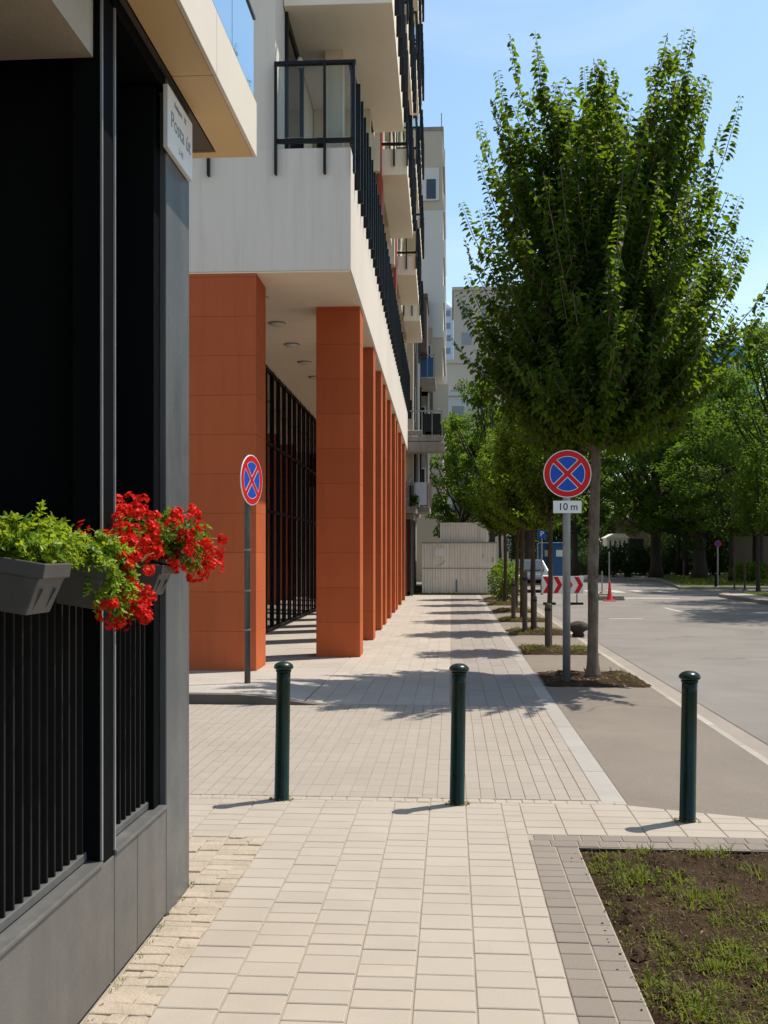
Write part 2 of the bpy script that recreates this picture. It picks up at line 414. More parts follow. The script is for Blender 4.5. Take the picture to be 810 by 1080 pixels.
def ascending_tree(root, seed, H, env, z_first, trunk_r, limbs, leafL, mat, shoots=9, step=.055, fill=1., lean=(0, 0), bark=None, spikes=0., qp=.85):
    """street tree: straight trunk, many ascending limbs that end in leafy upright shoots; env(z) = crown radius"""
    rng = np.random.default_rng(seed)
    tb = MB()
    zs = np.concatenate([[0, .06, .16, .34], np.linspace(.6, H * .9, 22)])
    tr = []
    for z in zs:
        w = .009 * sin(z * 2.1 + seed) + .004 * sin(z * 7.3 + seed)
        tr.append((lean[0] * z / H + w, lean[1] * z / H + .012 * cos(z * 1.7 + seed), z))
    rr = [trunk_r * (1 + .05 * sin(z * 9 + seed) + .04 * rng.normal()) * (1.75 if i == 0 else 1.38 if i == 1 else 1.16 if i == 2 else max(.10, 1 - .35 * (z / z_first) * .6 if z < z_first else (1 - .21) * (1 - (z - z_first) / (H * .9 - z_first)) ** .8)) for i, z in enumerate(zs)]
    tb.tube(tr, rr, 12)
    P, D, Nn, L = [], [], [], []

    def put(pts, s0, st, big, tidy=False):
        seg = np.linalg.norm(np.diff(pts, axis=0), axis=1); cum = np.concatenate([[0], np.cumsum(seg)])
        tot = cum[-1]
        k = 0
        s = s0 * tot
        ang = rng.random() * 6.28
        while s <= tot:
            p = np.array([np.interp(s, cum, pts[:, i]) for i in range(3)])
            j = min(np.searchsorted(cum, s), len(pts) - 1); j = max(j, 1)
            d = pts[j] - pts[j - 1]; d = d / (np.linalg.norm(d) + 1e-9)
            a = np.cross(d, [0.31, .17, .93]); a /= np.linalg.norm(a) + 1e-9
            b = np.cross(d, a)
            for sgn in (1, -1):
                th = ang + rng.normal(0, .15 if tidy else .35)
                side = (a * cos(th) + b * sin(th)) * sgn
                dr = side * .9 + d * .30 + np.array([0, 0, -.40]) + rng.normal(0, .18, 3)
                nn = np.array([0, 0, .6]) + d * .35 + side * .35 + rng.normal(0, .45, 3)
                taper = 1. if s < tot * .8 else .55 + .45 * (tot - s) / (tot * .2)
                if tidy: taper = .50 + .50 * min(1, (tot - s) / (tot * .75))
                P.append(p + side * .012); D.append(dr); Nn.append(nn)
                L.append(leafL * big * taper * rng.uniform(.7, 1.2))
            ang += rng.normal(0, .12) if tidy else 1.57 + rng.normal(0, .25)
            s += st * rng.uniform(.75, 1.25)
            k += 1

    for i in range(limbs):
        q = (i + .5) / limbs
        zt = z_first + .20 + (H - z_first - .20) * q ** qp
        th = i * 2.39996 + rng.normal(0, .25)
        rad = env(zt) * rng.uniform(.80, 1.06)
        if rng.random() < .25: rad *= rng.uniform(.35, .8)
        zt2 = zt + rng.normal(0, .12)
        zs0 = max(z_first - .05, zt2 - max(.75 * rad + .35, 1.35 * rad * (.45 + .75 * q)) - .3)
        zs0 = min(zs0, H * .86)
        st = np.array([lean[0] * zs0 / H, lean[1] * zs0 / H, zs0])
        en = np.array([lean[0] + rad * cos(th), lean[1] + rad * sin(th), zt2])
        cf = .50 + .16 * q
        ct = st * (1 - cf) + en * cf; ct[2] = zs0 + (zt2 - zs0) * .36
        ct[:2] += rng.normal(0, .06, 2)
        pts = bez(st, ct, en, 9)
        ln = np.linalg.norm(np.diff(pts, axis=0), axis=1).sum()
        r0 = max(.010, trunk_r * .28 * (1 - .5 * q))
        tb.tube([tuple(p) for p in pts], [r0 * (1 - .85 * k / 8) + .0025 for k in range(9)], 5, cap=False)
        put(pts, .22, step, 1.)
        if spikes and rad > env(zt) * .78 and rng.random() < spikes:
            d = pts[-1] - pts[-2]; d /= np.linalg.norm(d)
            d = d + np.array([0, 0, .10 + .25 * q]); d /= np.linalg.norm(d)
            l2 = rng.uniform(.35, .65)
            sp = bez(pts[-1], pts[-1] + d * l2 * .5, pts[-1] + d * l2 + np.array([0, 0, .10 * l2]), 7)
            tb.tube([tuple(x) for x in sp], [.006 - .0007 * k for k in range(7)], 4, cap=False)
            put(sp, .0, step * .78, 1.05, True)
        ns = max(3, int(shoots * min(1.4, ln / 1.5)))
        for k in range(ns):
            t = rng.uniform(.10, .93); j = int(t * 8)
            p = pts[j] + (pts[min(j + 1, 8)] - pts[j]) * (t * 8 - j)
            d = pts[min(j + 1, 8)] - pts[j]; d /= np.linalg.norm(d) + 1e-9
            sd = rng.normal(0, 1, 3); sd -= d * sd.dot(d); sd /= np.linalg.norm(sd) + 1e-9
            dr = d * .62 + sd * .62 + np.array([0, 0, .35]); dr /= np.linalg.norm(dr)
            l2 = rng.uniform(.6, 1.2) * (.18 + .68 * (1 - t)) * fill
            sp = np.array([p, p + dr * l2 * .5 + sd * .02, p + (dr + np.array([0, 0, .22])) * l2])
            tb.tube([tuple(x) for x in sp], [.006, .004, .0018], 3, cap=False)
            put(bez(sp[0], sp[1], sp[2], 5), .10, step * .95, .92)
    # crown interior near the leader
    put(np.array([[lean[0] * z / H, lean[1] * z / H, z] for z in np.linspace(H * .55, H * 1.0, 9)]), 0, step, .9)
    trunk = tb.build('trunk', bark or M['bark'], root, smooth=True)
    crown = leaves_object('crown', np.array(P), np.array(D), np.array(Nn), np.array(L), np.array(L) * .70, mat, root, rng, droop=.22)
    return len(P)


def broad_tree(root, seed, H, Rr, z0, trunk_r, nclump, per, leafL, mat, bark=None, crown_f=None):
    """old tree: forked trunk, clumps of leaves round the limb ends, gaps between"""
    rng = np.random.default_rng(seed)
    tb = MB()
    zt = z0 + (H - z0) * .35
    tb.tube([(0, 0, 0), (.02, .01, z0 * .35), (-.03, .03, z0 * .8), (.05, -.04, zt)], [trunk_r * 1.45, trunk_r * 1.02, trunk_r * .92, trunk_r * .6], 12)
    P, D, Nn, L, T = [], [], [], [], []
    zc = (H + z0) / 2; hz = (H - z0) / 2
    for i in range(nclump):
        u = rng.normal(0, 1, 3); u /= np.linalg.norm(u)
        rr = rng.uniform(.52, 1.0) ** .6
        c = np.array([u[0] * Rr * rr, u[1] * Rr * rr, zc + u[2] * hz * rr])
        c[:2] *= 1.0 + .18 * sin(3 * math.atan2(u[1], u[0]) + seed) - .25 * max(0, u[2]) * .6
        cr = rng.uniform(.45, .95) * Rr * .24
        if i % 3 == 0:
            st = np.array([0, 0, z0 + (c[2] - z0) * rng.uniform(.15, .5)])
            mid = st * .5 + c * .5 + np.array([0, 0, -.1 * Rr])
            pts = bez(st, mid, c, 6)
            tb.tube([tuple(p) for p in pts], [trunk_r * .34 * (1 - .8 * k / 5) + .012 for k in range(6)], 5, cap=False)
        n = int(per * rng.uniform(.7, 1.3))
        q = rng.normal(0, 1, (n, 3)); q = unit(q) * (rng.random((n, 1)) ** .45) * cr
        q[:, 2] *= .62
        P.append(c + q)
        D.append(unit(q) * .7 + rng.normal(0, .5, (n, 3)) + np.array([0, 0, -.25]))
        Nn.append(np.array([0, 0, 1.]) + u * .35 + rng.normal(0, .4, (n, 3)))
        L.append(leafL * rng.uniform(.65, 1.3, n))
        T.append(np.clip(rng.normal(.5, .22) + rng.normal(0, .22, n), 0, 1))
    tb.build('trunk', bark or M['bark_dark'], root, smooth=True)
    P = np.concatenate(P); L = np.concatenate(L)
    leaves_object('crown', P, np.concatenate(D), np.concatenate(Nn), L, L * .68, mat, root, rng, tone=np.concatenate(T))
    return len(P)


def bush(name, root, seed, size, n, leafL, mat, shape=.5):
    rng = np.random.default_rng(seed)
    q = unit(rng.normal(0, 1, (n, 3))) * (rng.random((n, 1)) ** .33)
    ang = np.arctan2(q[:, 1], q[:, 0])
    k = 1 + .16 * np.sin(ang * 3 + seed) + .10 * np.sin(q[:, 2] * 7 + ang * 5)
    P = q * np.array(size) * k.reshape(-1, 1)
    P[:, 2] += size[2]
    P[:, 2] = np.maximum(P[:, 2], .03)
    D = unit(q) + rng.normal(0, .5, (n, 3)) + np.array([0, 0, .2])
    Nn = np.array([0, 0, 1.]) + q * .6 + rng.normal(0, .4, (n, 3))
    L = leafL * rng.uniform(.6, 1.3, n)
    o = leaves_object('foliage', P, D, Nn, L, L * .6, mat, root, rng)
    b = MB()
    for i in range(7):
        a = rng.uniform(0, 6.28); r = rng.uniform(.2, .7)
        b.tube([(0.05 * cos(a), .05 * sin(a), 0), (size[0] * r * .5 * cos(a), size[1] * r * .5 * sin(a), size[2] * .8), (size[0] * r * cos(a), size[1] * r * sin(a), size[2] * 1.5)], [.03, .02, .006], 5)
    b.build('stem', M['bark_dark'], root)
    return o


# ------------------------------------------------------------------ paving
def clip(poly, a, b, c):
    """keep a*x+b*y<=c"""
    out = []
    for i in range(len(poly)):
        p, q = poly[i], poly[(i + 1) % len(poly)]
        dp, dq = a * p[0] + b * p[1] - c, a * q[0] + b * q[1] - c
        if dp <= 0: out.append(p)
        if (dp < 0 < dq) or (dq < 0 < dp):
            t = dp / (dp - dq); out.append((p[0] + (q[0] - p[0]) * t, p[1] + (q[1] - p[1]) * t))
    return out


def slabs(name, cells, mat, gap=.006, gapx=None, cham=.004, planes=(), hf=None, jitter=.0015, wob=0.):
    mb = MB(); mb.use_tone = True
    for (x0, x1, y0, y1) in cells:
        g = gap / 2
        gx = (gapx or gap) / 2
        poly = [(x0 + gx, y0 + g), (x1 - gx, y0 + g), (x1 - gx, y1 - g), (x0 + gx, y1 - g)]
        for pl in planes: 
            poly = clip(poly, *pl)
            if len(poly) < 3: break
        if len(poly) < 3: continue
        cx = sum(p[0] for p in poly) / len(poly); cy = sum(p[1] for p in poly) / len(poly)
        if wob:
            poly = [(p[0] + random.uniform(-wob, wob), p[1] + random.uniform(-wob, wob)) for p in poly]
        zj = random.uniform(-jitter, jitter)
        top = []
        for p in poly:
            dx, dy = cx - p[0], cy - p[1]
            top.append((p[0] + math.copysign(min(cham, abs(dx) * .4), dx), p[1] + math.copysign(min(cham, abs(dy) * .4), dy)))
        n = len(poly)
        H = (lambda x, y: hf(x, y)) if hf else (lambda x, y: 0.)
        mb.t = random.random()
        vs = [(p[0], p[1], H(*p) - .018) for p in poly] + [(p[0], p[1], H(*p) - cham * .8 + zj) for p in poly] + [(p[0], p[1], H(*p) + zj) for p in top]
        fs = [tuple(range(2 * n, 3 * n))]
        for r in (0, 1):
            fs += [(r * n + i, r * n + (i + 1) % n, (r + 1) * n + (i + 1) % n, (r + 1) * n + i) for i in range(n)]
        mb.add(vs, fs)
    return tag(mb.build(name, mat), kind='structure')


def sheet(name, poly, z, mat, sub=None):
    mb = MB(); mb.add([(p[0], p[1], z) for p in poly], [tuple(range(len(poly)))])
    return tag(mb.build(name, mat), kind='structure')


def rect(x0, x1, y0, y1): return [(x0, y0), (x1, y0), (x1, y1), (x0, y1)]


sheet('ground', rect(-500, 700, -60, 900), -.06, M['earth'])
sheet('joint_bed', rect(-9, .716, -4, 46), -.0055, M['joint'])
sheet('joint_bed', rect(.716, 2.47, 5.784, 46), -.0055, M['joint'])

XS = -.609
W0 = .2335
cells = []
for k in range(-3, 5):                                   # foreground slab columns
    x0 = XS + (k) * W0
    if x0 < -1.08 or x0 > .34: continue
    x1 = min(x0 + W0, .446)
    y = -3 + random.uniform(0, .2)
    while y < 6.72:
        l = random.choice((.118, .137, .157, .157, .176))
        cells.append((x0, x1, y, min(y + l, 6.775))); y += l
for k in range(0, 22):                                   # beyond the set-back of the cobbles
    x1 = XS - 2 * W0 - k * W0
    y = 5.86
    while y < 6.72:
        l = random.choice((.118, .137, .157, .176)); cells.append((x1 - W0, x1, y, min(y + l, 6.775))); y += l
y0 = 6.03
for k in range(0, 9):                                    # to the right of the border, up to the lot
    x0 = .446 + k * W0
    y = y0
    while y < 6.72:
        l = random.choice((.118, .157, .176)); cells.append((x0, x0 + W0, y, min(y + l, 6.775))); y += l
ex = (6.23 - 6.72) / (2.47 - 1.165)                      # lot edge is slightly askew
slabs('sidewalk', cells, M['slab'], planes=[(-ex, 1, 6.76 - ex * 1.165), (1, 0, 2.46)], gap=.0065, gapx=.0075, cham=.004, jitter=.001)

cells = []
for (xa, xb) in ((.446, .588), (.588, .713)):            # grey border beside the bed
    y = -3
    while y < 5.78:
        l = random.choice((.10, .118, .157)); cells.append((xa, xb, y, min(y + l, 5.79))); y += l
x = .446
while x < 2.45:
    l = random.choice((.118, .157)); cells.append((x, x + l, 5.79, 5.91)); cells.append((x + .03, x + .03 + l, 5.91, 6.026)); x += l
cells = [c for c in cells]
slabs('border', cells, M['grey_slab'], planes=[(1, 0, 2.46)], gap=.006, gapx=.007, cham=.0035)

cells = []                                               # rough setts along the plinth
y = -1.
while y < 5.84:
    l = random.uniform(.055, .105); x = -1.30
    for w in random.choice(((.10, .125), (.135, .09), (.075, .07, .08), (.225,))):
        cells.append((x, x + w, y, y + l)); x += w
    y += l
for i in range(18):
    y = 4.98
    x0 = -1.30 - (i + 1) * .11
    while y < 5.84:
        l = random.uniform(.085, .125); cells.append((x0, x0 + .11, y, y + l)); y += l
slabs('setts', cells, M['sett'], gap=.005, cham=.004, jitter=.004, wob=.007)

cells = []
x = -5.
while x < .97:
    y = 6.88 + random.choice((0, .05)) - .1
    i = 0
    while y < 11.12:
        ya = max(y, 6.885); yb = min(y + .2, 11.13)
        if yb - ya > .02: cells.append((x, x + (.1 if x < .88 else .0935), ya, yb))
        y += .2
    x += .1
slabs('driveway', [c for c in cells if c[1] <= .999], M['drive'], gap=.003, gapx=.005, cham=.002, jitter=.0008)
x = -5.; cells = []
while x < 1.15:
    w = random.uniform(.075, .11); cells.append((x, x + w, 6.775, 6.878)); x += w
slabs('sett_row', cells, M['slab'], gap=.006, cham=.006, jitter=.002, wob=.003, planes=[(1, 0, 1.16)])
# raised kerb beside the driveway dips to nothing
def lift(x, y):
    a = min(1, max(0, (-1.36 - x) / .95)); a = a * a * (3 - 2 * a) * .4 + a * .6
    b = 1 - min(1, max(0, (y - 11.6) / 2.2))
    return .11 * a * b
cells = []
x = -1.62
while x < -.03:
    y = 11.15 + random.choice((0, .2)) - .2
    while y < 45:
        ya = max(y, 11.15)
        if y + .4 - ya > .03: cells.append((x, min(x + .2, -.015), ya, y + .4))
        y += .4
    x += .2
slabs('footway', cells, M['walk'], gap=.004, cham=.0025, hf=lift)
cells = []
x = -.005
while x < .98:
    y = 11.15 + random.choice((0, .25)) - .25
    while y < 45:
        ya = max(y, 11.15)
        if y + .5 - ya > .03: cells.append((x, x + .198, ya, y + .5))
        y += .5
    x += .199
slabs('cycle_path', [c for c in cells if c[1] < .995], M['walk_grey'], gap=.004, cham=.0025)
cells = []
x = -1.63
while x > -8:
    y = 11.15
    while y < 45:
        cells.append((x - .6, x, y, y + .6)); y += .6
    x -= .6
slabs('plaza', cells, M['plaza'], gap=.005, cham=.003, hf=lift)
mb = MB()
xs = np.linspace(-7, -1.36, 24)
for a, b in zip(xs[:-1], xs[1:]):
    mb.add([(a, 11.03, -.01), (b, 11.03, -.01), (b, 11.03, lift(b, 11.1) - .002), (a, 11.03, lift(a, 11.1) - .002),
            (b, 11.142, lift(b, 11.1) + .002), (a, 11.142, lift(a, 11.1) + .002)], [(0, 1, 2, 3), (3, 2, 4, 5)])
tag(mb.build('kerb', M['kerb_dark']), kind='structure')

cells = [(.995, 1.165, 6.80 + i * 1., 7.80 + i * 1.) for i in range(39)]
slabs('edge_strip', cells, M['strip'], gap=.006, cham=.005)
sheet('parking_lane', [(1.166, 6.745), (2.469, 6.25), (2.469, 46), (1.166, 46)], -.002, M['lot'])
cells = [(2.47, 2.56, -4 + i * 1., -3 + i * 1.) for i in range(90)]
slabs('kerb_stones', cells, M['kerb'], gap=.008, cham=.006)
sheet('gutter', rect(2.56, 2.745, -4, 86), -.006, M['gutter'])
sheet('road', [(2.745, -4), (60, -4), (60, 88), (-30, 88), (-30, 66), (2.745, 66)], -.001, M['asphalt'])
sheet('parking_lane_far', rect(-4, 2.56, 46, 66), -.003, M['lot'])
# worn markings
def marking(x0, x1, y0, y1):
    mbm.add([(x0, y0, .004), (x1, y0, .004), (x1, y1, .004), (x0, y1, .004)], [(0, 1, 2, 3)])
mbm = MB()
marking(5.2, 8.6, 38.6, 39.2)
for i in range(5): marking(5.0 + i * 1.05, 5.5 + i * 1.05, 44.5, 47.5)
marking(4.05, 4.9, 26.3, 26.5)
marking(6.55, 6.67, 8, 12); marking(6.55, 6.67, 17, 21); marking(6.55, 6.67, 28, 32); marking(6.55, 6.67, 52, 56)
tag(mbm.build('road_markings', M['paint']), kind='structure')


def mound(name, x0, x1, y0, y1, nx, ny, amp, base, mat, rim=.08, seed=0, ragged=0.):
    rng = np.random.default_rng(seed)
    ph = rng.random(12) * 6.28
    vs, fs = [], []
    for j in range(ny + 1):
        for i in range(nx + 1):
            x = x0 + (x1 - x0) * i / nx; y = y0 + (y1 - y0) * j / ny
            e = min(i / nx, 1 - i / nx) * (x1 - x0); e2 = min(j / ny, 1 - j / ny) * (y1 - y0)
            w = min(1, min(e, e2) / rim)
            h = sum(sin(x * fx + y * fy + p) * a for fx, fy, p, a in ((3.1, 1.7, ph[0], .5), (-2.3, 4.1, ph[1], .5), (7.3, 5.9, ph[2], .3), (-11, 8.7, ph[3], .22), (17, -13, ph[4], .16), (23, 29, ph[5], .10)))
            z = base + amp * w * (.55 + h * .42) + rng.normal(0, .0035) * w
            if ragged and w < .2:
                x += rng.normal(0, ragged); y += rng.normal(0, ragged)
            vs.append((x, y, z))
    for j in range(ny):
        for i in range(nx):
            a = j * (nx + 1) + i
            fs.append((a, a + 1, a + nx + 2, a + nx + 1))
    mb = MB(); mb.add(vs, fs)
    o = tag(mb.build(name, mat, smooth=True), kind='structure')
    def hgt(x, y):
        i = int(min(nx, max(0, round((x - x0) / (x1 - x0) * nx)))); j = int(min(ny, max(0, round((y - y0) / (y1 - y0) * ny))))
        return vs[j * (nx + 1) + i][2]
    return hgt


hb = mound('soil_bed', .716, 2.46, 1.2, 5.785, 100, 260, .055, -.030, M['soil'], .12, 3)


def blades(name, tufts, mat, seed, kind='stuff', tone=None):
    """tufts: (x,y,z,count,length,spread,width)"""
    rng = np.random.default_rng(seed)
    V, Fc, T = [], [], []
    for (x, y, z, c, ln, sp, wd) in tufts:
        tt = rng.normal(.5, .2)
        for k in range(c):
            a = rng.uniform(0, 6.283); l = ln * rng.uniform(.5, 1.25); o = rng.uniform(0, sp)
            px, py = x + cos(a) * o * .5, y + sin(a) * o * .5
            d = a + rng.normal(0, .6); lean = rng.uniform(.25, 1.45)
            dx, dy = cos(d), sin(d); sx, sy = -dy * wd * .5, dx * wd * .5
            b = len(V)
            h1 = l * .55 * cos(lean * .6); r1 = l * .55 * sin(lean * .6)
            h2 = h1 + l * .45 * cos(lean * 1.6); r2 = r1 + l * .45 * sin(lean * 1.6)
            V += [(px - sx, py - sy, z), (px + sx, py + sy, z), (px + dx * r1 + sx * .8, py + dy * r1 + sy * .8, z + h1), (px + dx * r1 - sx * .8, py + dy * r1 - sy * .8, z + h1), (px + dx * r2, py + dy * r2, z + max(.004, h2))]
            Fc += [(b, b + 1, b + 2, b + 3), (b + 3, b + 2, b + 4)]
            T += [min(1, max(0, tt + rng.normal(0, .22)))] * 5
    mb = MB(); mb.v = V; mb.f = Fc; mb.tone = T; mb.use_tone = True
    return tag(mb.build(name, mat), kind=kind)


rng = np.random.default_rng(17)
mb = MB()
for i in range(1590):
    x = rng.uniform(.75, 2.44) if i < 1500 else .722 - rng.exponential(.022); y = rng.uniform(2.3, 5.75); r = min(.006, .002 + rng.exponential(.002)) if i >= 1500 else min(.03, rng.exponential(.0065) + .004)
    a, b_, c_ = r * rng.uniform(.7, 1.3), r * rng.uniform(.7, 1.3), r * rng.uniform(.5, .9); ro = rng.uniform(0, 3.1)
    z = (hb(x, y) if i < 1500 else .001) + c_ * .25
    vs = [(a * rng.uniform(.7, 1.15) * cos(ro + k * 1.047), b_ * rng.uniform(.7, 1.15) * sin(ro + k * 1.047), rng.uniform(-.2, .25) * c_) for k in range(6)]
    mb.add([(x + v[0], y + v[1], z + v[2]) for v in vs] + [(x + a * .2, y, z + c_), (x - a * .25, y + b_ * .2, z + c_ * .85)],
           [(0, 1, 6), (1, 2, 6), (2, 3, 7, 6), (3, 4, 7), (4, 5, 7), (5, 0, 6, 7)])
tag(mb.build('soil_clods', M['soil']), kind='stuff')
rng = np.random.default_rng(5)
tufts = []
for i in range(4200):
    x = rng.uniform(.74, 2.45); y = rng.uniform(2.4, 5.77)
    dens = .5 + .5 * sin(x * 4.3 + 1.2) * sin(y * 3.1 + .4) + .35 * sin(x * 9 + y * 7)
    dens = dens * .8 + (4.75 - y) * .40 + (x - 1.6) * .10
    if y > 5.6: dens += .30
    if rng.random() > dens * .8 + .10: continue
    big = rng.random() < .12
    tufts.append((x, y, hb(x, y) - .004, int(rng.integers(6, 15)) + (16 if big else 0), rng.uniform(.016, .040) * (2.2 if big else 1.), .09 + (.05 if big else 0), rng.uniform(.004, .0085)))
blades('grass', tufts, M['grass'], 8)
tufts = [(x, y, hb(x, y), 3, .055, .10, .0035) for x, y in zip(rng.uniform(.75, 2.44, 900), rng.uniform(2.3, 5.7, 900))]
blades('dry_straw', tufts, M['dry_leaf'], 18)
n = 900
P = np.stack([rng.uniform(.73, 2.45, n), rng.uniform(2.4, 5.77, n), np.zeros(n)], 1)
for p in P: p[2] = hb(p[0], p[1]) + rng.uniform(.003, .012)
D = rng.normal(0, 1, (n, 3)) * np.array([1, 1, .25]); Nn = np.array([0, 0, 1.]) + rng.normal(0, .35, (n, 3))
tag(leaves_object('leaf_litter', P, D, Nn, rng.uniform(.008, .03, n) * rng.uniform(.5, 1.4, n), rng.uniform(.003, .014, n), M['dry_leaf'], None, rng), kind='stuff')
# crumbs of weeds at the post feet and in joints
tufts = []
for (px, py) in ((297, 843), (482, 848), (725, 866)):
    c = foot(px, py)
    for i in range(16):
        a = rng.uniform(0, 6.28); tufts.append((c[0] + .075 * cos(a), c[1] + .06 * sin(a), 0., 5, .022, .02, .004))
for i in range(40):
    tufts.append((-1.295 + rng.uniform(0, .03), rng.uniform(3.4, 5.0), 0, 3, .016, .02, .004))
blades('weeds', tufts, M['grass'], 9)

# tree pits along the parking lane
PITS = [spot(622, 13.57)[1] + 4.05 * i for i in range(7)]
TX = 1.86
for i, y in enumerate(PITS):
    h = mound('soil_pit', 1.185, 2.46 if i else 2.52, y - .95, y + .65, 34, 40, .09, -.004, M['soil'], .28, 20 + i, ragged=.018)
    tufts = []
    rg = np.random.default_rng(60 + i)
    for k in range(60 if i == 0 else 150):
        x = rg.uniform(1.25, 2.4); yy = rg.uniform(y - .85, y + .6)
        if i == 0 and x < 2.05: continue
        tufts.append((x, yy, h(x, yy) - .004, 6, .07, .08, .007))
    blades('pit_grass', tufts, M['grass'], 30 + i)
    n = 160
    P = np.stack([rg.uniform(1.22, 2.42, n), rg.uniform(y - .9, y + .6, n), np.zeros(n)], 1)
    for p in P: p[2] = h(p[0], p[1]) + .008
    tag(leaves_object('pit_litter', P, rg.normal(0, 1, (n, 3)) * np.array([1, 1, .3]), np.array([0, 0, 1.]) + rg.normal(0, .4, (n, 3)), rg.uniform(.03, .07, n), rg.uniform(.02, .035, n), M['dry_leaf'], None, rg), kind='stuff')

# ------------------------------------------------------------------ corner building with black front
nb = thing('corner_building', (-1.3, 4.97, 0), 'black fronted corner building with a grey plinth and a cream slab edge overhead', 'building')
def nbx(mb, x0, x1, y0, y1, z0, z1): mb.box(x0 + 1.3, x1 + 1.3, y0 - 4.97, y1 - 4.97, z0, z1)
ys = [-4, 2.2, 3.84, 4.13, 4.555]
for a, b in zip(ys[:-1], ys[1:]):
    mb = MB(); nbx(mb, -1.42, -1.30, a + .002, b - .002, .012, .488); mb.build('plinth_panel', M['charcoal'], nb, bevel=.003)
mb = MB(); nbx(mb, -1.46, -1.425, -4, 4.55, -.02, .47); mb.build('plinth_core', M['black'], nb)
mb = MB()
nbx(mb, -1.40, -1.292, -4, 3.70, .490, .508); nbx(mb, -1.40, -1.292, 3.845, 4.553, .490, .508)
nbx(mb, -1.46, -1.352, -4, 3.69, .511, .545); nbx(mb, -1.46, -1.352, 3.85, 4.545, .511, .545)
build_each(mb, 'sill', M['sill'], nb, bevel=.004)
mb = MB(); nbx(mb, -1.75, -1.30, 4.56, 4.965, -.02, 3.835); mb.build('pillar', M['pillar_grey'], nb, bevel=.006, seg=2)
mb = MB(); nbx(mb, -1.41, -1.304, 3.700, 3.840, .49, 3.764); mb.build('post', M['black'], nb)
mb = MB(); nbx(mb, -1.3035, -1.296, 3.692, 3.7045, .51, 3.762); nbx(mb, -1.3035, -1.296, 3.8355, 3.848, .51, 3.762); build_each(mb, 'edge_strip', M['bright_edge'], nb)
mb = MB(); nbx(mb, -1.50, -1.33, 4.46, 4.558, .51, 3.75); mb.build('frame', M['black'], nb)
mb = MB(); nbx(mb, -1.50, -1.305, 3.846, 4.558, 3.765, 3.832); nbx(mb, -1.50, -1.305, -4, 3.694, 3.765, 3.832); build_each(mb, 'lintel', M['black'], nb)
mb = MB(); nbx(mb, -1.62, -1.58, 3.84, 4.46, .0, 3.76); mb.build('wall_panel', M['black'], nb)
mb = MB(); nbx(mb, -4.2, -1.412, 3.80, 3.838, 0, 3.7); nbx(mb, -4.2, -3.6, -4, 3.8, 0, 3.7); nbx(mb, -4.2, -1.46, -4, 3.8, .0, .02); build_each(mb, 'inner_wall', M['black'], nb)
mb = MB(); nbx(mb, -3.6, -1.33, -4, 3.69, 3.50, 3.755); mb.build('loggia_ceiling', M['raw_concrete'], nb)
mb = MB(); nbx(mb, -9, -1.75, 3.84, 4.94, -.02, 3.83); mb.build('end_wall', M['charcoal'], nb)
# projecting slab
mb = MB()
nbx(mb, -9, -1.075, -4, 5.48, 3.885, 4.11); mb.build('floor_slab', M['raw_concrete'], nb)
mb = MB(); mb2 = MB()
for (a, b) in ((-4, 2.55), (2.556, 4.548), (4.554, 5.5)):
    nbx(mb, -1.085, -1.065, a, b, 3.83, 4.125)
    nbx(mb2, -1.272, -1.087, a, b, 3.832, 3.880)
mb.build('slab_edge', M['cream_panel'], nb, bevel=.002)
nbx(mb2, -9, -1.272, 5.425, 5.5, 3.832, 3.880)
build_each(mb2, 'slab_trim', M['tan_panel'], nb)
mb = MB(); nbx(mb, -9, -1.085, 5.484, 5.5, 3.882, 4.122); mb.build('slab_end', M['cream_panel'], nb)
mb = MB(); nbx(mb, -9, -1.285, -4, 5.418, 3.84, 3.878); mb.build('soffit_panel', M['brown_soffit'], nb)
mb = MB()
for (a, b) in ((-4, 2.0), (2.01, 4.93), (4.94, 5.48)):
    nbx(mb, -1.092, -1.078, a, b, 4.14, 4.58)
build_each(mb, 'balustrade_glass', M['mirror_glass'], nb)
mb = MB(); nbx(mb, -1.100, -1.070, -4, 5.5, 4.582, 4.60); nbx(mb, -1.100, -1.070, -4, 5.5, 4.125, 4.138); build_each(mb, 'handrail', M['galv_dark'], nb)
mb = MB(); nbx(mb, -9, -2.6, -4, 5.2, 4.12, 9); mb.build('upper_wall', M['cream_panel'], nb)


def bar_railing(y0, y1, n, label):
    yc = (y0 + y1) / 2
    t = thing('window_railing', (-1.375, yc, .545), label, 'railing', 'bar railings of the black front')
    mb = MB(); mb.box(-.016, .016, y0 - yc, y1 - yc, 1.0, 1.03); mb.build('handrail', M['black_metal'], t)
    bm_ = None
    for i in range(n):
        y = y0 + (i + .5) * (y1 - y0) / n - yc
        if bm_ is None:
            mb = MB(); mb.box(-.008, .018, -.006, .006, 0, 1.0); bm_ = mb.build('bar', M['bar_black'], t); b = bm_
        else:
            b = bm_.copy(); COL.objects.link(b); b.parent = t
        b.location = (0, y, 0)
    return t
bar_railing(2.25, 3.69, 22, 'black bar railing below the pot of green foliage')
bar_railing(3.85, 4.45, 9, 'black bar railing between the slim post and the grey pillar')

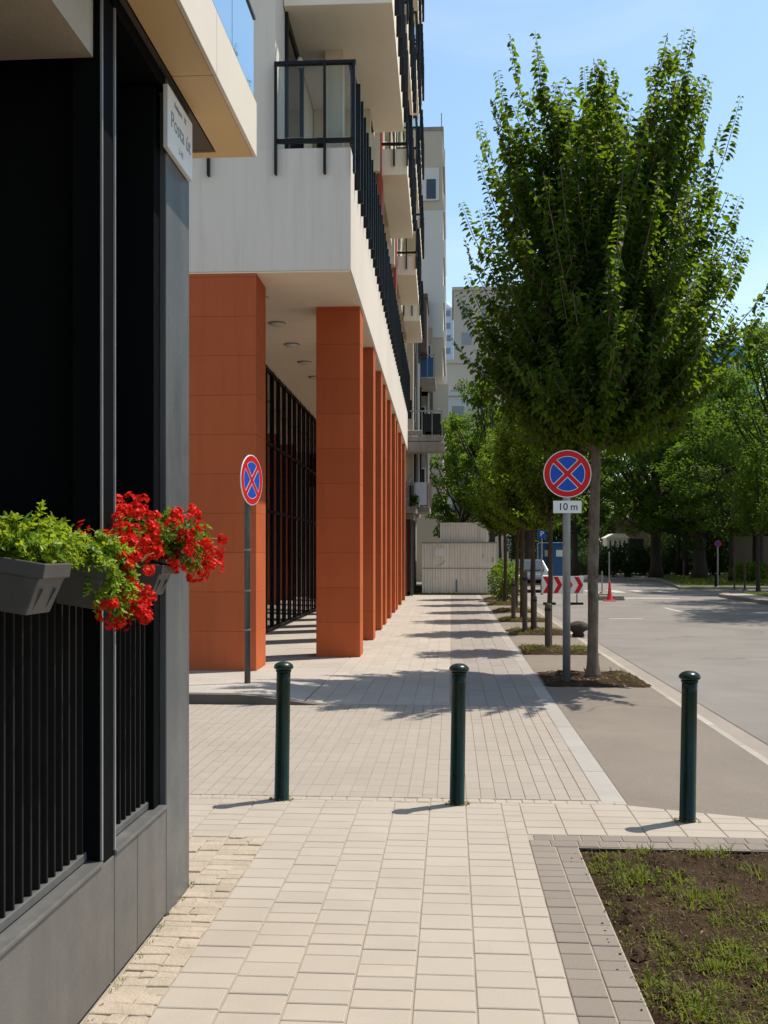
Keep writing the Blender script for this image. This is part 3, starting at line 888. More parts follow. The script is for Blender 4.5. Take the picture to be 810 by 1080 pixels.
# name plate on the pillar
t = thing('name_plate', (-1.298, 4.71, 3.49), 'white street name plate on the top of the grey pillar', 'sign')
mb = MB(); mb.box(0, .024, -.215, .215, 0, .285); mb.build('plate', M['sign_white'], t, bevel=.003)
def text(body, size, mat, parent, loc, rot, ext=.0006, name='lettering', align='CENTER', bold=0.):
    cu = bpy.data.curves.new(name, 'FONT'); cu.body = body; cu.size = size; cu.extrude = ext; cu.offset = bold
    cu.align_x = align; cu.align_y = 'CENTER'
    o = bpy.data.objects.new(name, cu); COL.objects.link(o); cu.materials.append(mat)
    me = bpy.data.meshes.new_from_object(o); bpy.data.objects.remove(o)
    o = bpy.data.objects.new(name, me); COL.objects.link(o)
    o.location = loc; o.rotation_euler = rot; o.parent = parent
    return o
M['letter_blue'] = surf('letter_blue_grey', (.22, .26, .30), None, 4., .5)
for body, size, y, z in (('Posta', .105, -.055, .145), ('út', .105, .135, .145), ('Budapest', .036, -.045, .235), ('XI', .036, .075, .235), ('1-19', .045, 0, .05)):
    text(body, size, M['letter_blue'], t, (.0246, y, z), (R(90), 0, R(90)), bold=.0005)

# planters
def planter(loc, L, label, sc=1., rz=0):
    t = thing('planter', loc, label, 'planter', 'planters hung on the bar railing', rz)
    a, b, h = .105 * sc, L / 2, .155 * sc
    mb = MB()
    ta, tb_ = a, b; ba, bb = a * .62, b * .86
    def ring(x, y, z): return [(-x, -y, z), (x, -y, z), (x, y, z), (-x, y, z)]
    zs = [(ba, bb, 0), (ba * .35 + ta * .65, bb * .35 + tb_ * .65, h * .70), (ta * .95 + .005, tb_ * .96 + .005, h * .72), (ta, tb_, h), (ta - .007, tb_ - .007, h), (ta - .012, tb_ - .012, h - .025)]
    vs = [p for q in zs for p in ring(*q)]
    fs = [(3, 2, 1, 0)]
    for i in range(len(zs) - 1):
        for k in range(4): fs.append((i * 4 + k, i * 4 + (k + 1) % 4, i * 4 + 4 + (k + 1) % 4, i * 4 + 4 + k))
    fs.append(tuple(range(len(vs) - 4, len(vs))))
    mb.add(vs, fs)
    Mr = Matrix.Rotation(R(9), 4, 'Y')                 # hangs leaning outwards
    pot = mb.build('pot', M['planter'], t, bevel=.004, seg=2); pot.rotation_euler = (0, R(9), 0)
    mb = MB()
    for y in (-b * .45, b * .45):
        mb.add([(ba + .003, y - .006, .012), (ba + .003, y + .006, .012), (ba * .45 + ta * .55 + .005, y * 1.08 + .006, h * .5), (ba * .45 + ta * .55 + .005, y * 1.08 - .006, h * .5), (ba - .01, y - .006, .012), (ba - .01, y + .006, .012), (ba * .45 + ta * .55 - .01, y * 1.08 + .006, h * .5), (ba * .45 + ta * .55 - .01, y * 1.08 - .006, h * .5)],
               [(0, 1, 2, 3), (4, 7, 6, 5), (0, 4, 5, 1), (1, 5, 6, 2), (2, 6, 7, 3), (3, 7, 4, 0)])
    build_each(mb, 'rib', M['planter'], t)
    for ch in t.children:
        if ch.name.startswith('rib'): ch.rotation_euler = (0, R(9), 0)
    mb = MB()
    for y in (-b * .5, b * .5): mb.tube([(-ta * .9, y, h), (-ta - .05, y, h + .02), (-ta - .06, y, h - .06)], .005, 6)
    build_each(mb, 'hook', M['black_metal'], t)
    return t
planter((-1.27, 2.89, 1.487), .20, 'grey plastic planter with ribbed end at the picture edge')
planter((-1.245, 3.36, 1.48), .20, 'dark planter hidden below the trailing foliage and red flowers', .95)
planter((-1.275, 4.14, 1.49), .19, 'small grey planter under the red geraniums by the pillar', .85)


def pot_plant(name, loc, blobs, nleaf, leafL, leafm, nflower, fl_blobs, label, seed, fr=.030, wide=.62):
    """blobs: (centre, radii) ellipsoids in local coordinates holding leaves; flower heads sit towards the outside"""
    rng = np.random.default_rng(seed)
    t = thing(name, loc, label, 'plant', 'plants in the railing planters')
    P, D, Nn, LL, TT = [], [], [], [], []
    wts = np.array([b[1][0] * b[1][1] * b[1][2] for b in blobs]) ** .8; wts /= wts.sum()
    sg = MB()
    while len(P) < nleaf:                                # leafy sprigs grow from the pot outwards
        b = blobs[rng.choice(len(blobs), p=wts)]
        u = rng.normal(0, 1, 3); u /= np.linalg.norm(u)
        en = np.array(b[0]) + u * np.array(b[1]) * rng.uniform(.62, 1.08)
        st = np.array(b[0]) * rng.uniform(.2, .7) + np.array([0, 0, -.02]) + rng.normal(0, .025, 3)
        ct = (st + en) / 2 + np.array([.02, 0, .05])
        pts = bez(st, ct, en, 8)
        sg.tube([tuple(p) for p in pts], [.0022 - .0002 * k for k in range(8)], 3, cap=False)
        tone = float(np.clip(rng.normal(.5, .25), 0, 1)); n_ = int(rng.integers(7, 13)); an = rng.uniform(0, 6.28)
        for k in range(n_):
            t_ = .42 + .58 * k / (n_ - 1); j = min(6, int(t_ * 7)); p = pts[j] + (pts[j + 1] - pts[j]) * (t_ * 7 - j)
            d = pts[j + 1] - pts[j]; d /= np.linalg.norm(d) + 1e-9
            aa = np.cross(d, [.3, .2, .9]); aa /= np.linalg.norm(aa) + 1e-9; bb = np.cross(d, aa)
            for sgn in (1, -1):
                sd = (aa * cos(an) + bb * sin(an)) * sgn
                P.append(p); D.append(sd * .9 + d * .6 + rng.normal(0, .2, 3)); Nn.append(np.array([.3, -.1, 1.]) + d * .5 + rng.normal(0, .35, 3))
                LL.append(leafL * rng.uniform(.6, 1.3) * (1.1 - .45 * t_)); TT.append(min(1, max(0, tone + rng.normal(0, .15) + .25 * (t_ - .6))))
            an += 1.3
    L = np.array(LL); TT = np.array(TT)
    leaves_object('foliage', np.array(P), np.array(D), np.array(Nn), L, L * wide, leafm, t, rng, fold=.14, tone=TT)
    sg.build('sprig', leafm, t)
    # stems and flower heads
    sm = MB(); P, D, Nn, L, T = [], [], [], [], []
    if nflower:
        wf = np.array([b[1][0] * b[1][1] * b[1][2] for b in fl_blobs]) ** .7; wf /= wf.sum()
        for k in range(nflower):
            b = fl_blobs[rng.choice(len(fl_blobs), p=wf)]
            u = rng.normal(0, 1, 3); u /= np.linalg.norm(u)
            c = np.array(b[0]) + u * (rng.random() ** .22) * np.array(b[1])
            ctr = np.array(b[0])
            st = ctr + (c - ctr) * .35
            sm.tube([tuple(st), tuple((st + c) / 2 + np.array([0, 0, .01])), tuple(c)], .0016, 4, cap=False)
            nf = int(rng.integers(9, 20)); R0 = fr * rng.uniform(.65, 1.2)
            tt = rng.random()
            for q in range(nf):
                v = rng.normal(0, 1, 3); v = v / np.linalg.norm(v); v = v + u * .35; v /= np.linalg.norm(v)
                fc = c + v * R0 * rng.uniform(.6, 1.05)
                a = np.cross(v, [.3, .2, .9]); a /= np.linalg.norm(a); bb = np.cross(v, a)
                rot = rng.uniform(0, 6.28)
                for m in range(5):
                    th = rot + m * 1.2566
                    P.append(fc); D.append(a * cos(th) + bb * sin(th) + v * .35); Nn.append(v + rng.normal(0, .15, 3))
                    L.append(.0125 * rng.uniform(.75, 1.25)); T.append(min(1, max(0, .55 * tt + .45 * rng.random())))
        leaves_object('blossom', np.array(P), np.array(D), np.array(Nn), np.array(L), np.array(L) * .8, M['petal'], t, rng, fold=.05, tone=np.array(T))
    for k in range(26):
        b = blobs[rng.integers(len(blobs))]
        u = rng.normal(0, 1, 3); u /= np.linalg.norm(u); u[2] = abs(u[2]) * .6
        c = np.array(b[0]) + u * np.array(b[1]) * .85
        sm.tube([(0, 0, .02), tuple(c * .5 + np.array([0, 0, .05])), tuple(c)], [.0035, .0025, .0012], 5, cap=False)
    sm.build('stem', leafm, t)
    return t
pot_plant('bedding_plant', (-1.26, 2.89, 1.64), [((-.03, .02, .025), (.15, .17, .085)), ((.02, .20, .03), (.12, .16, .095)), ((-.12, -.05, .03), (.10, .12, .06)), ((.0, .12, .11), (.04, .04, .07)), ((-.02, -.06, .09), (.03, .03, .06))], 3600, .027, M['leaf_pot'], 0, [], 'bright green leafy plant spilling over the ribbed planter', 11)
pot_plant('trailing_plant', (-1.245, 3.36, 1.61), [((.04, -.02, .025), (.13, .17, .09)), ((.10, .0, -.06), (.085, .15, .13)), ((.10, .10, -.08), (.07, .12, .12))], 3600, .026, M['leaf_pot'], 58,
          [((.13, .16, .0), (.07, .14, .13)), ((.13, .12, -.12), (.06, .12, .08)), ((.04, .10, .11), (.10, .18, .03)), ((.10, -.02, -.15), (.05, .10, .05)), ((.12, .18, -.17), (.05, .08, .05))], 'trailing green plant with red blooms along its drooping side', 12, .026)
pot_plant('geranium', (-1.33, 4.14, 1.645), [((.06, .02, .08), (.22, .22, .12)), ((.24, .10, .03), (.11, .14, .11)), ((-.10, -.08, .10), (.12, .12, .10))], 2000, .034, M['leaf_geranium'], 128,
          [((.05, -.02, .10), (.27, .24, .15)), ((.22, .08, .05), (.15, .20, .15)), ((.30, .0, -.02), (.08, .1, .10)), ((-.05, -.12, .15), (.18, .16, .10)), ((.0, -.25, .12), (.16, .14, .07))], 'round mass of red geraniums beside the grey pillar', 13, .027, .9)

# ------------------------------------------------------------------ main building with terracotta arcade
BX, BY = spot(370, 14.3)
mbld = thing('apartment_building', (BX, BY, 0), 'white apartment building on a row of terracotta columns', 'building', rz=R(.60))
LEN = 25.0
ZB, ZT = 5.65, 7.40


def column(u0, u1, v0, v1):
    mb = MB(); mb.use_tone = True; z = .0
    hts = []
    while z < ZB - .3: hts.append(.56); z += .56
    hts.append(ZB - z)
    z = 0
    for h in hts:
        mb.t = random.random(); mb.box(u0, u1, v0, v1, z + .0015, z + h - .0015); z += h
    c = mb.build('column', M['terracotta'], mbld, bevel=.0025)
    mb = MB(); mb.box(u0 + .006, u1 - .006, v0 + .006, v1 - .006, -.02, ZB - .004); mb.build('joint', M['terra_joint'], c)
column(-4.4, -1.35, .015, .80)
for v in (2.02, 5.25, 7.8, 9.55, 11.95, 14.5, 16.0, 19.0, 22.3):
    column(-.74, -.03, v, v + .62)
mb = MB(); mb.box(-9, 0, 0, LEN, ZB + .02, ZT); mb.build('floor_band', M['render_white'], mbld, bevel=.006)
mb = MB()
mb.box(-8.9, -.015, .015, 2.9, ZB, ZB + .018); mb.box(-8.9, -.015, 2.905, LEN - .02, ZB + .003, ZB + .018)
mb.build('soffit', M['soffit_white'], mbld)
mb0 = None
for k in range(12):
    if mb0 is None:
        mb = MB(); mb.lathe([(.125, 0), (.14, -.01), (.14, -.025), (.11, -.045), (.02, -.05)], 20); mb0 = mb.build('ceiling_light', M['lamp_white'], mbld, smooth=True); o = mb0
        mb = MB(); mb.lathe([(.150, .0), (.152, -.014), (.141, -.014)], 20); mb.build('rim', M['galv'], mb0)
    else:
        o = mb0.copy(); COL.objects.link(o)
        for ch in mb0.children: c = ch.copy(); COL.objects.link(c); c.parent = o
    o.location = (-1.556, 1.35 + 1.77 * k, ZB - .001)
# shop front
mb = MB(); mb.box(-2.45, -2.43, .9, LEN, .10, ZB - .005); mb.build('shop_glass', M['glass_dark'], mbld)
mb = MB()
v = .9
while v < LEN:
    mb.box(-2.425, -2.385, v, v + .06, .0, ZB - .006); v += .86
build_each(mb, 'mullion', M['black_metal'], mbld)
for z in (.02, 2.55, 4.0, 5.57):
    mb = MB(); mb.box(-2.427, -2.392, .9, LEN - .05, z, z + .06); mb.build('transom', M['black_metal'], mbld)
mb = MB(); mb.box(-8.5, -2.46, .82, LEN - .1, 0, ZB - .01); mb.build('inner_wall', M['black'], mbld)

ST = [9.83 + 3.05 * k for k in range(6)]
ROOF = ST[-1] + 3.3
# end wall left of the loggia, set a hair behind the band
mb = MB(); mb.box(-9, -1.08, .03, 4.8, ZT, ROOF); mb.build('end_wall', M['render_white'], mbld)
# street walls: piers and window bays per storey
wall = MB(); lw = MB(); redp = MB()
bays = [(5.6, 7.3), (9.2, 11.0), (12.6, 14.2), (16.4, 18.2), (20.0, 21.6), (22.9, 24.3)]
for s in range(-1, 6):
    z0 = ZT if s < 0 else ST[s]
    z1 = ST[0] if s < 0 else (ST[s] + 3.05 if s < 5 else ROOF)
    v = 4.8
    for (a, b) in bays:
        wall.box(-.6, -.03 if s >= 0 else -.28, v, a, z0, z1)
        wall.box(-.6, -.03 if s >= 0 else -.28, a, b, z1 - .45, z1)
        v = b
    wall.box(-.6, -.03 if s >= 0 else -.28, v, LEN, z0, z1)
wall.box(-9, -.6, 4.8, LEN, ZT, ROOF)
wall.build('street_wall', M['render_cream'], mbld)
for (a, b, z0, z1) in ((7.45, 8.1, 8.7, 12.2), (14.6, 15.1, 8.7, 12.0), (11.1, 11.6, 11.0, 14.6)):
    redp.box(-.08, .0, a, b, z0, z1)
build_each(redp, 'red_panel', M['red_panel'], mbld)
w0 = None
for s in range(-1, 6):
    z0 = (ZT if s < 0 else ST[s]) + .15; z1 = (ST[0] if s < 0 else ST[s] + 3.05) - .46
    for (a, b) in bays:
        mb = MB(); mb.box(-.40, -.32, a + .002, a + .08, z0, z1); mb.box(-.40, -.32, b - .08, b - .002, z0, z1); mb.box(-.40, -.32, (a + b) / 2 - .04, (a + b) / 2 + .04, z0, z1)
        mb.box(-.40, -.32, a + .08, b - .08, z1 - .09, z1 - .002)
        fr = mb.build('window', M['frame_dark'], mbld)
        mb = MB(); mb.box(-.375, -.365, a + .06, b - .06, z0 - .1, z1 - .05); mb.build('pane', M['pane'], fr)
# loggia at the street corner, first floor
mb = MB(); mb.box(-1.07, -.02, 4.3, 4.5, ZT + .001, ST[0] - .002); mb.build('loggia_wall', M['render_cream'], mbld)
mb = MB(); mb.box(-1.0, -.62, 4.24, 4.295, ZT + .02, ZT + 1.9); mb.build('loggia_door', M['frame_dark'], mbld)
mb = MB(); mb.box(-.60, -.32, 2.1, 2.45, ZT + .001, ST[0] - .002); mb.build('loggia_pier', M['render_cream'], mbld)
mb = MB(); mb.box(-1.075, -1.03, .9, 1.0, ZT + .001, ST[0] - .01); mb.box(-1.075, -1.03, 2.6, 2.7, ZT + .001, ST[0] - .01); mb.box(-1.075, -1.04, 1.0, 2.6, ST[0] - .15, ST[0] - .01)
o = mb.build('window', M['frame_dark'], mbld)
mb = MB(); mb.box(-1.075, -1.06, 1.0, 2.6, ZT + .05, ST[0] - .15); mb.build('pane', M['pane'], o)
mb = MB(); mb.lathe([(.05, 0), (.05, .10), (.03, .14)], 12, (-.95, 1.6, ST[0] - .5)); mb.build('wall_lamp', M['lamp_white'], mbld)


def rail_run(metal, glass, p, q, ztop, zslab, first=True, sp=.66):
    """flat steel uprights that run below the slab edge, two rails and glass between; p,q = (u,v)"""
    p, q = Vector((*p, 0)), Vector((*q, 0)); d = q - p; ln = d.length; d.normalize(); nrm = Vector((d.y, -d.x, 0))
    n = max(1, round(ln / sp))
    Mr = Matrix(((d.x, nrm.x, 0), (d.y, nrm.y, 0), (0, 0, 1)))
    for i in range(0 if first else 1, n + 1):
        c = p + d * (ln * i / n)
        metal.obox(c + nrm * .045 + Vector((0, 0, (ztop + zslab - .38) / 2)), (.034, .085, ztop - zslab + .38), Mr)
    c = (p + q) / 2
    metal.obox(c + nrm * .0 + Vector((0, 0, ztop + .02)), (ln + .05, .07, .045), Mr)
    metal.obox(c + nrm * .0 + Vector((0, 0, zslab + .10)), (ln, .045, .06), Mr)
    for i in range(n):
        a = p + d * (ln * (i + .5) / n)
        glass.obox(a + nrm * -.012 + Vector((0, 0, (ztop + zslab + .14) / 2)), (ln / n - .06, .012, ztop - zslab - .17), Mr)
# first floor rail round the corner
me_, gl_ = MB(), MB()
rail_run(me_, gl_, (-1.06, .0), (-.365, .0), 8.58, ZT, True, .70)
rail_run(me_, gl_, (-.365, .0), (.05, .0), 8.58, ZT, False, .70)
me2_, gl2_ = MB(), MB()
rail_run(me2_, gl2_, (-3.4, .0), (-2.02, .0), 8.58, ZT, True, .70)
rb_ = me2_.build('railing', M['frame_dark'], mbld); build_each(gl2_, 'glass_panel', M['balu_glass'], rb_)
ra = me_.build('railing', M['frame_dark'], mbld); build_each(gl_, 'glass_panel', M['balu_glass'], ra)
me_, gl_ = MB(), MB()
rail_run(me_, gl_, (.0, .06), (.0, 16.2), 8.58, ZT, False, .58)
rail_run(me_, gl_, (.0, 17.3), (.0, 24.9), 8.58, ZT, True, .66)
ra = me_.build('railing', M['frame_dark'], mbld); build_each(gl_, 'glass_panel', M['balu_glass'], ra)


def balcony(v0, v1, z, uin):
    mb = MB(); mb.box(uin, .55, v0, v1, z, z + .56)
    b = mb.build('balcony', M['soffit_white'], mbld, bevel=.005)
    me_, gl_ = MB(), MB()
    rail_run(me_, gl_, (-.02, v0 + .0), (.55, v0 + .0), z + .56 + 1.0, z + .56, True, .30)
    rail_run(me_, gl_, (.55, v0 + .05), (.55, v1 - .02), z + .56 + 1.0, z + .56, False, .62)
    r = me_.build('railing', M['frame_dark'], b); build_each(gl_, 'glass_panel', M['balu_glass'], b)
    return b
for s in range(6):
    for (a, b) in ((.75, 5.35), (7.55, 11.95), (15.4, 19.0), (21.2, 24.9)):
        balcony(a, b, ST[s] + .001 * s, -1.07 if a < 1 else -.028)
mb = MB(); mb.box(-9, .05, .2, LEN, ROOF, ROOF + .25); mb.build('roof_slab', M['render_white'], mbld)

# ------------------------------------------------------------------ old block with concrete balconies
ox, oy = spot(421.5, 39.6)
ob = thing('old_block', (ox, oy, 0), 'weathered apartment block with concrete balconies beyond the terracotta columns', 'building')
HO = 12.0
mb = MB(); mb.box(-9, .0, 0, 14, -.05, HO)
mb.box(.0, .50, .7, 1.5, 3.9, HO - .3)
mb.box(.0, .62, 5.0, 6.0, 3.3, HO)
mb.box(-.1, .45, 5.2, 6.0, -.05, 3.3)
mb.build('wall', M['old_wall'], ob)
mb = MB(); mb.box(.002, .42, .9, 4.9, .16, 2.98); mb.build('shop_front', M['glass_dark'], ob)
mb = MB()
for v in (.88, 1.9, 2.9, 3.9): mb.box(.425, .47, v, v + .07, .0, 3.05)
for u in (.02, .2, .40): mb.box(u, u + .05, .84, .895, .0, 3.05)
build_each(mb, 'mullion', M['galv_dark'], ob)
mb = MB(); mb.box(.0, .52, .84, 5.0, 3.06, 3.28); mb.build('fascia', M['old_concrete'], ob)
for (v0, v1, u1, z) in ((.3, 2.3, .62, 3.3), (2.6, 4.8, 1.12, 3.42), (-.6, 2.2, 1.70, 6.0), (2.4, 4.6, 1.36, 8.75)):
    mb = MB(); mb.box(-.1, u1, v0, v1, z, z + .22)
    if z == 6.0: mb.box(.2, u1 + .04, v0 - .05, v0 + .5, z - .42, z - .02); mb.box(.25, .9, v0 + .1, v0 + .4, z + .22, z + .45); mb.box(1.0, 1.35, v0 + .1, v0 + .4, z + .22, z + .40)
    b = mb.build('balcony', M['old_concrete'], ob, bevel=.02)
    mb = MB()
    for i in range(5):
        u = .1 + i * (u1 - .15) / 4; mb.box(u, u + .03, v0 + .03, v0 + .06, z + .22, z + 1.15)
    k = int((v1 - v0) / .35)
    for i in range(k + 1):
        v = v0 + .05 + i * (v1 - v0 - .1) / k; mb.box(u1 - .06, u1 - .03, v, v + .03, z + .22, z + 1.15)
    mb.box(.05, u1 - .02, v0 + .02, v0 + .07, z + 1.15, z + 1.2); mb.box(u1 - .07, u1 - .02, v0 + .07, v1, z + 1.15, z + 1.2)
    mb.build('railing', M['galv'], b)
    mb = MB(); mb.box(u1 * .55, u1 - .09, v0 + .10, v0 + .12, z + .27, z + 1.08)
    mb.build('screen', M['cabin_blue'] if z > 8 else M['frame_dark'], b)
for i, (v, z) in enumerate(((-.001, 4.2), (-.001, 7.1), (-.001, 9.6))):
    mb = MB(); mb.box(-1.7, -.5, v - .05, v, z, z + 1.5); w = mb.build('window', M['tower_white'], ob)
    mb = MB(); mb.box(-1.6, -.6, v - .06, v - .052, z + .1, z + 1.4); mb.build('pane', M['pane'], w)
for (v, z) in ((3.0, 3.8), (3.0, 6.3), (3.2, 9.0), (.2, 6.4)):
    mb = MB(); mb.box(.002, .06, v, v + 1.2, z, z + 1.9); w = mb.build('window', M['tower_white'], ob)
    mb = MB(); mb.box(.061, .068, v + .1, v + 1.1, z + .1, z + 1.8); mb.build('pane', M['pane'], w)
mb = MB(); mb.tube([(.08, .55, .2), (.08, .55, HO)], .06, 8); mb.tube([(.62, 1.6, 3.9), (.62, 1.6, HO)], .05, 8); build_each(mb, 'downpipe', M['galv'], ob)
mb = MB(); mb.box(.62, 1.02, 1.7, 4.6, 9.9, 12.1); mb.box(.58, 1.06, 1.6, 4.7, 12.1, 12.25); mb.build('boarded_bay', M['brown_wood'], ob)
mb = MB(); mb.box(.02, 1.6, 4.7, 5.0, -.05, .30); mb.box(.3, .45, 2.9, 3.0, 0, 2.2); build_each(mb, 'step', M['old_concrete'], ob)
mb = MB(); mb.box(.63, 1.15, 5.2, 5.25, 3.7, 5.0); mb.build('awning', M['brick_red'], ob)
for (v, u, z) in ((-.45, .3, 6.45), (-.40, 1.3, 6.42), (.4, .2, 3.8), (2.7, .5, 3.9), (2.6, .4, 9.2)):
    mb = MB(); mb.tube([(u, v, z - .2), (u + .03, v, z + .5), (u + .25, v + .05, z + .9)], .018, 5); mb.tube([(u, v, z + .5), (u - .2, v, z + .8)], .014, 5); mb.build('bracket', M['tower_white'], ob)
for (v, u0, u1, z0, z1, m, wins) in ((1.62, .0, .62, 6.3, HO, 'old_wall', ((.2, 7.1, .34, 1.3), (.2, 9.9, .34, 1.2))), (2.45, .30, .78, 3.7, 8.6, 'frame_dark', ()), (4.86, .10, .98, 3.8, 8.6, 'old_concrete', ((.45, 4.3, .4, 1.1), (.45, 6.9, .4, 1.2))), (4.90, .62, 1.2, 9.0, 11.6, 'old_wall', ((.75, 9.6, .35, 1.2),)), (.62, .0, .26, 3.5, HO, 'render_cream', ())):  # the dark fin stands in for a recess, its shade put into the colour
    mb = MB(); mb.box(u0, u1, v, v + .12, z0, z1); f = mb.build('wall_fin', M[m], ob)
    for (wu, wz, ww, wh) in wins:
        mb = MB(); mb.box(wu - .05, wu + ww + .05, v - .03, v - .002, wz - .05, wz + wh + .05); w_ = mb.build('window', M['tower_white'], ob)
        mb = MB(); mb.box(wu, wu + ww, v - .04, v - .032, wz, wz + wh); mb.build('pane', M['pane'], w_)
for (u, v, z0, z1) in ((.70, 1.55, 3.6, 9.4), (.16, .58, 3.4, 11.8), (1.02, 4.8, 3.7, 8.7), (.45, 2.4, 6.2, 9.6)):
    mb = MB(); mb.tube([(u, v, z0), (u, v, z1)], .035, 6); mb.build('downpipe', M['tower_white'], ob)
mb = MB(); mb.box(.1, .5, -.55, -.35, 6.9, 7.6); mb.build('cabinet', M['frame_dark'], ob)
mb = MB(); mb.box(.05, .55, 2.61, 2.64, 4.4, 6.0); mb.build('curtain', M['tower_white'], ob)
mb = MB(); mb.box(.55, 1.05, .34, .36, 3.6, 4.5); mb.build('laundry', M['pale_tower'], ob)

bx, by = spot(470, 39.2)
for (px, Z, z, lb, sd) in ((466, 39.3, 6.25, 'green plant hanging over the concrete balcony of the old block', 51), (437, 39.9, 3.6, 'small potted plant on the lower concrete balcony', 52)):
    t = thing('balcony_plant', (*spot(px, Z), z), lb, 'plant', 'plants on the old balconies')
    bush('plant', t, sd, (.26, .3, .34) if sd == 51 else (.15, .15, .18), 420, .085, M['leaf_row'])
# tower behind
tx, ty = spot(467, 62)
tw = thing('tower_block', (tx, ty, 0), 'tall grey apartment tower with a white band and corner window', 'building')
top = 27.6
mb = MB(); mb.box(-9, 0, 0, 16, -.05, 14.9); mb.box(-9, 0, 0, 16, 22.75, top); mb.build('wall', M['tower_grey'], tw)
mb = MB(); mb.box(-9, .02, -.02, 16, 14.92, 22.73); mb.build('white_band', M['tower_white'], tw)
mb = MB(); mb.box(-1.35, -.9, -1.0, -.03, 9., 17.2); mb.box(-2.2, -.9, -1.0, -.03, 9., 17.2); mb.build('brick_shaft', M['brick_red'], tw)
mb = MB(); mb.box(-1.25, -.22, -.10, -.02, 23.3, 25.3); w = mb.build('window', M['tower_white'], tw)
mb = MB(); mb.box(-1.0, -.42, -.115, -.102, 23.4, 24.6); mb.build('pane', M['pane'], w)
mb = MB()
for z in (3.2, 6.0, 8.8, 11.6, 14.4, 17.2, 20.0, 22.8, 25.6): mb.box(.021, .14, .6, 15, z, z + 1.1)
build_each(mb, 'balcony_front', M['tower_white'], tw)
mb = MB(); mb.box(-9, .05, -.05, 16, top, top + .22); mb.tube([(-.08, .1, top), (-.08, .1, top + 1.1)], .03, 6); mb.build('roof', M['old_concrete'], tw)
mb = MB(); mb.box(-.6, .35, -.5, -.03, 9.6, 12.0); mb.build('bay', M['tower_grey'], tw)

def far_block(name, px0, px1, Z, ztop, depth, mat, label, floors=3.2, win=None, cap=None):
    a, b = spot(px0, Z), spot(px1, Z)
    t = thing(name, ((a[0] + b[0]) / 2, (a[1] + b[1]) / 2, 0), label, 'building')
    hw = (b[0] - a[0]) / 2
    mb = MB(); mb.box(-hw, hw, 0, depth, -.1, ztop); mb.build('wall', mat, t)
    if cap: mb = MB(); mb.lathe([(hw * .8, ztop), (hw * .75, ztop + hw * .4), (hw * .45, ztop + hw * .9), (hw * .1, ztop + hw * 1.2)], 16, (0, hw, 0)); mb.build('roof', mat, t, smooth=True)
    else:
        mb = MB(); mb.box(-hw - .2, hw + .2, -.2, depth, ztop, ztop + .4); mb.build('roof', mat, t)
    wn = MB(); z = 2.
    while z < ztop - 2:
        x = -hw + 1.
        while x < hw - 1.4:
            wn.box(x, x + 1.2, -.06, -.01, z, z + 1.5); x += 2.6
        z += floors
    if win and wn.v: build_each(wn, 'window', win, t)
    return t
M['far_pane'] = surf('far_window', (0.2, 0.22, 0.24), (0.25, 0.27, 0.29), .3, .2)
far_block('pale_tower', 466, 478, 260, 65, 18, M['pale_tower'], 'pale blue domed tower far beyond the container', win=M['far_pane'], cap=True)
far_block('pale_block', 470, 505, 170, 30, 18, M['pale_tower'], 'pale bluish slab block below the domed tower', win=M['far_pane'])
far_block('beige_block', 478.5, 560, 125, 34.3, 16, M['beige_block'], 'beige block showing beside the crown of the nearest tree', win=M['far_pane'])
far_block('tan_block', 466, 498, 110, 22.4, 10, M['beige_block'], 'low tan block between the pale towers and the nearest crown', win=M['far_pane'])
far_block('white_block', 466, 492, 100, 17.3, 8, M['tower_white'], 'white low block half hidden behind the trees by the container', win=M['far_pane'])
far_block('blue_building', 716, 800, 205, 43.5, 30, M['blue_glass'], 'blue glazed building rising behind the right hand trees')
# ------------------------------------------------------------------ container at the end of the footway
c0, c1 = spot(445, 42), spot(523.5, 42)
ct = thing('site_container', ((c0[0] + c1[0]) / 2, c0[1], 0), 'white corrugated site container closing off the footway', 'container')
hw = (c1[0] - c0[0]) / 2
mb = MB()
def corr(mb, x0, x1, y, z0, z1, step=.11):
    n = int((x1 - x0) / step); pr = []
    for i in range(n):
        xa = x0 + (x1 - x0) * i / n; w = (x1 - x0) / n
        pr += [(xa, y), (xa + w * .35, y), (xa + w * .5, y + .025), (xa + w * .85, y + .025)]
    pr.append((x1, y))
    vs = [(p[0], p[1], z0) for p in pr] + [(p[0], p[1], z1) for p in pr]
    k = len(pr)
    mb.add(vs, [(i, i + 1, k + i + 1, k + i) for i in range(k - 1)])
corr(mb, -hw, hw, 0, .06, 1.07); corr(mb, -hw, hw, 0, 1.10, 2.12)
mb.box(-hw, hw, .03, 5, .06, 2.1)
mb.build('body', M['container'], ct)
mb = MB(); mb.box(-hw - .01, hw + .01, -.01, .03, 1.07, 1.10); mb.box(-hw - .02, hw + .02, -.02, 5, 2.12, 2.17); mb.box(-hw - .01, hw + .01, -.012, .03, .0, .06); mb.build('frame', M['galv'], ct)
mb = MB(); corr(mb, -hw + .75, hw - .33, .25, 2.17, 2.95); mb.box(-hw + .75, hw - .33, .28, 3, 2.17, 2.95); mb.box(-hw + .73, hw - .31, .23, 3.05, 2.95, 2.98); mb.build('upper_box', M['container'], ct)
mb = MB(); mb.box(-hw + .52, -hw + .97, -.022, -.012, 1.58, 1.92); mb.build('notice', M['sign_white'], ct)
mb = MB(); mb.box(-hw + 1.40, -hw + 1.44, -.03, -.012, .1, .62); mb.build('drain_pipe', M['cabin_blue'], ct)
mb = MB()
mb.tube([(hw - .2, -.016, 1.35), (hw - .15, -.016, 1.42), (hw - .19, -.016, 1.48), (hw - .14, -.016, 1.54)], .012, 5)
mb.tube([(hw - .55, -.016, 1.55), (hw - .53, -.016, 1.66)], .01, 5)
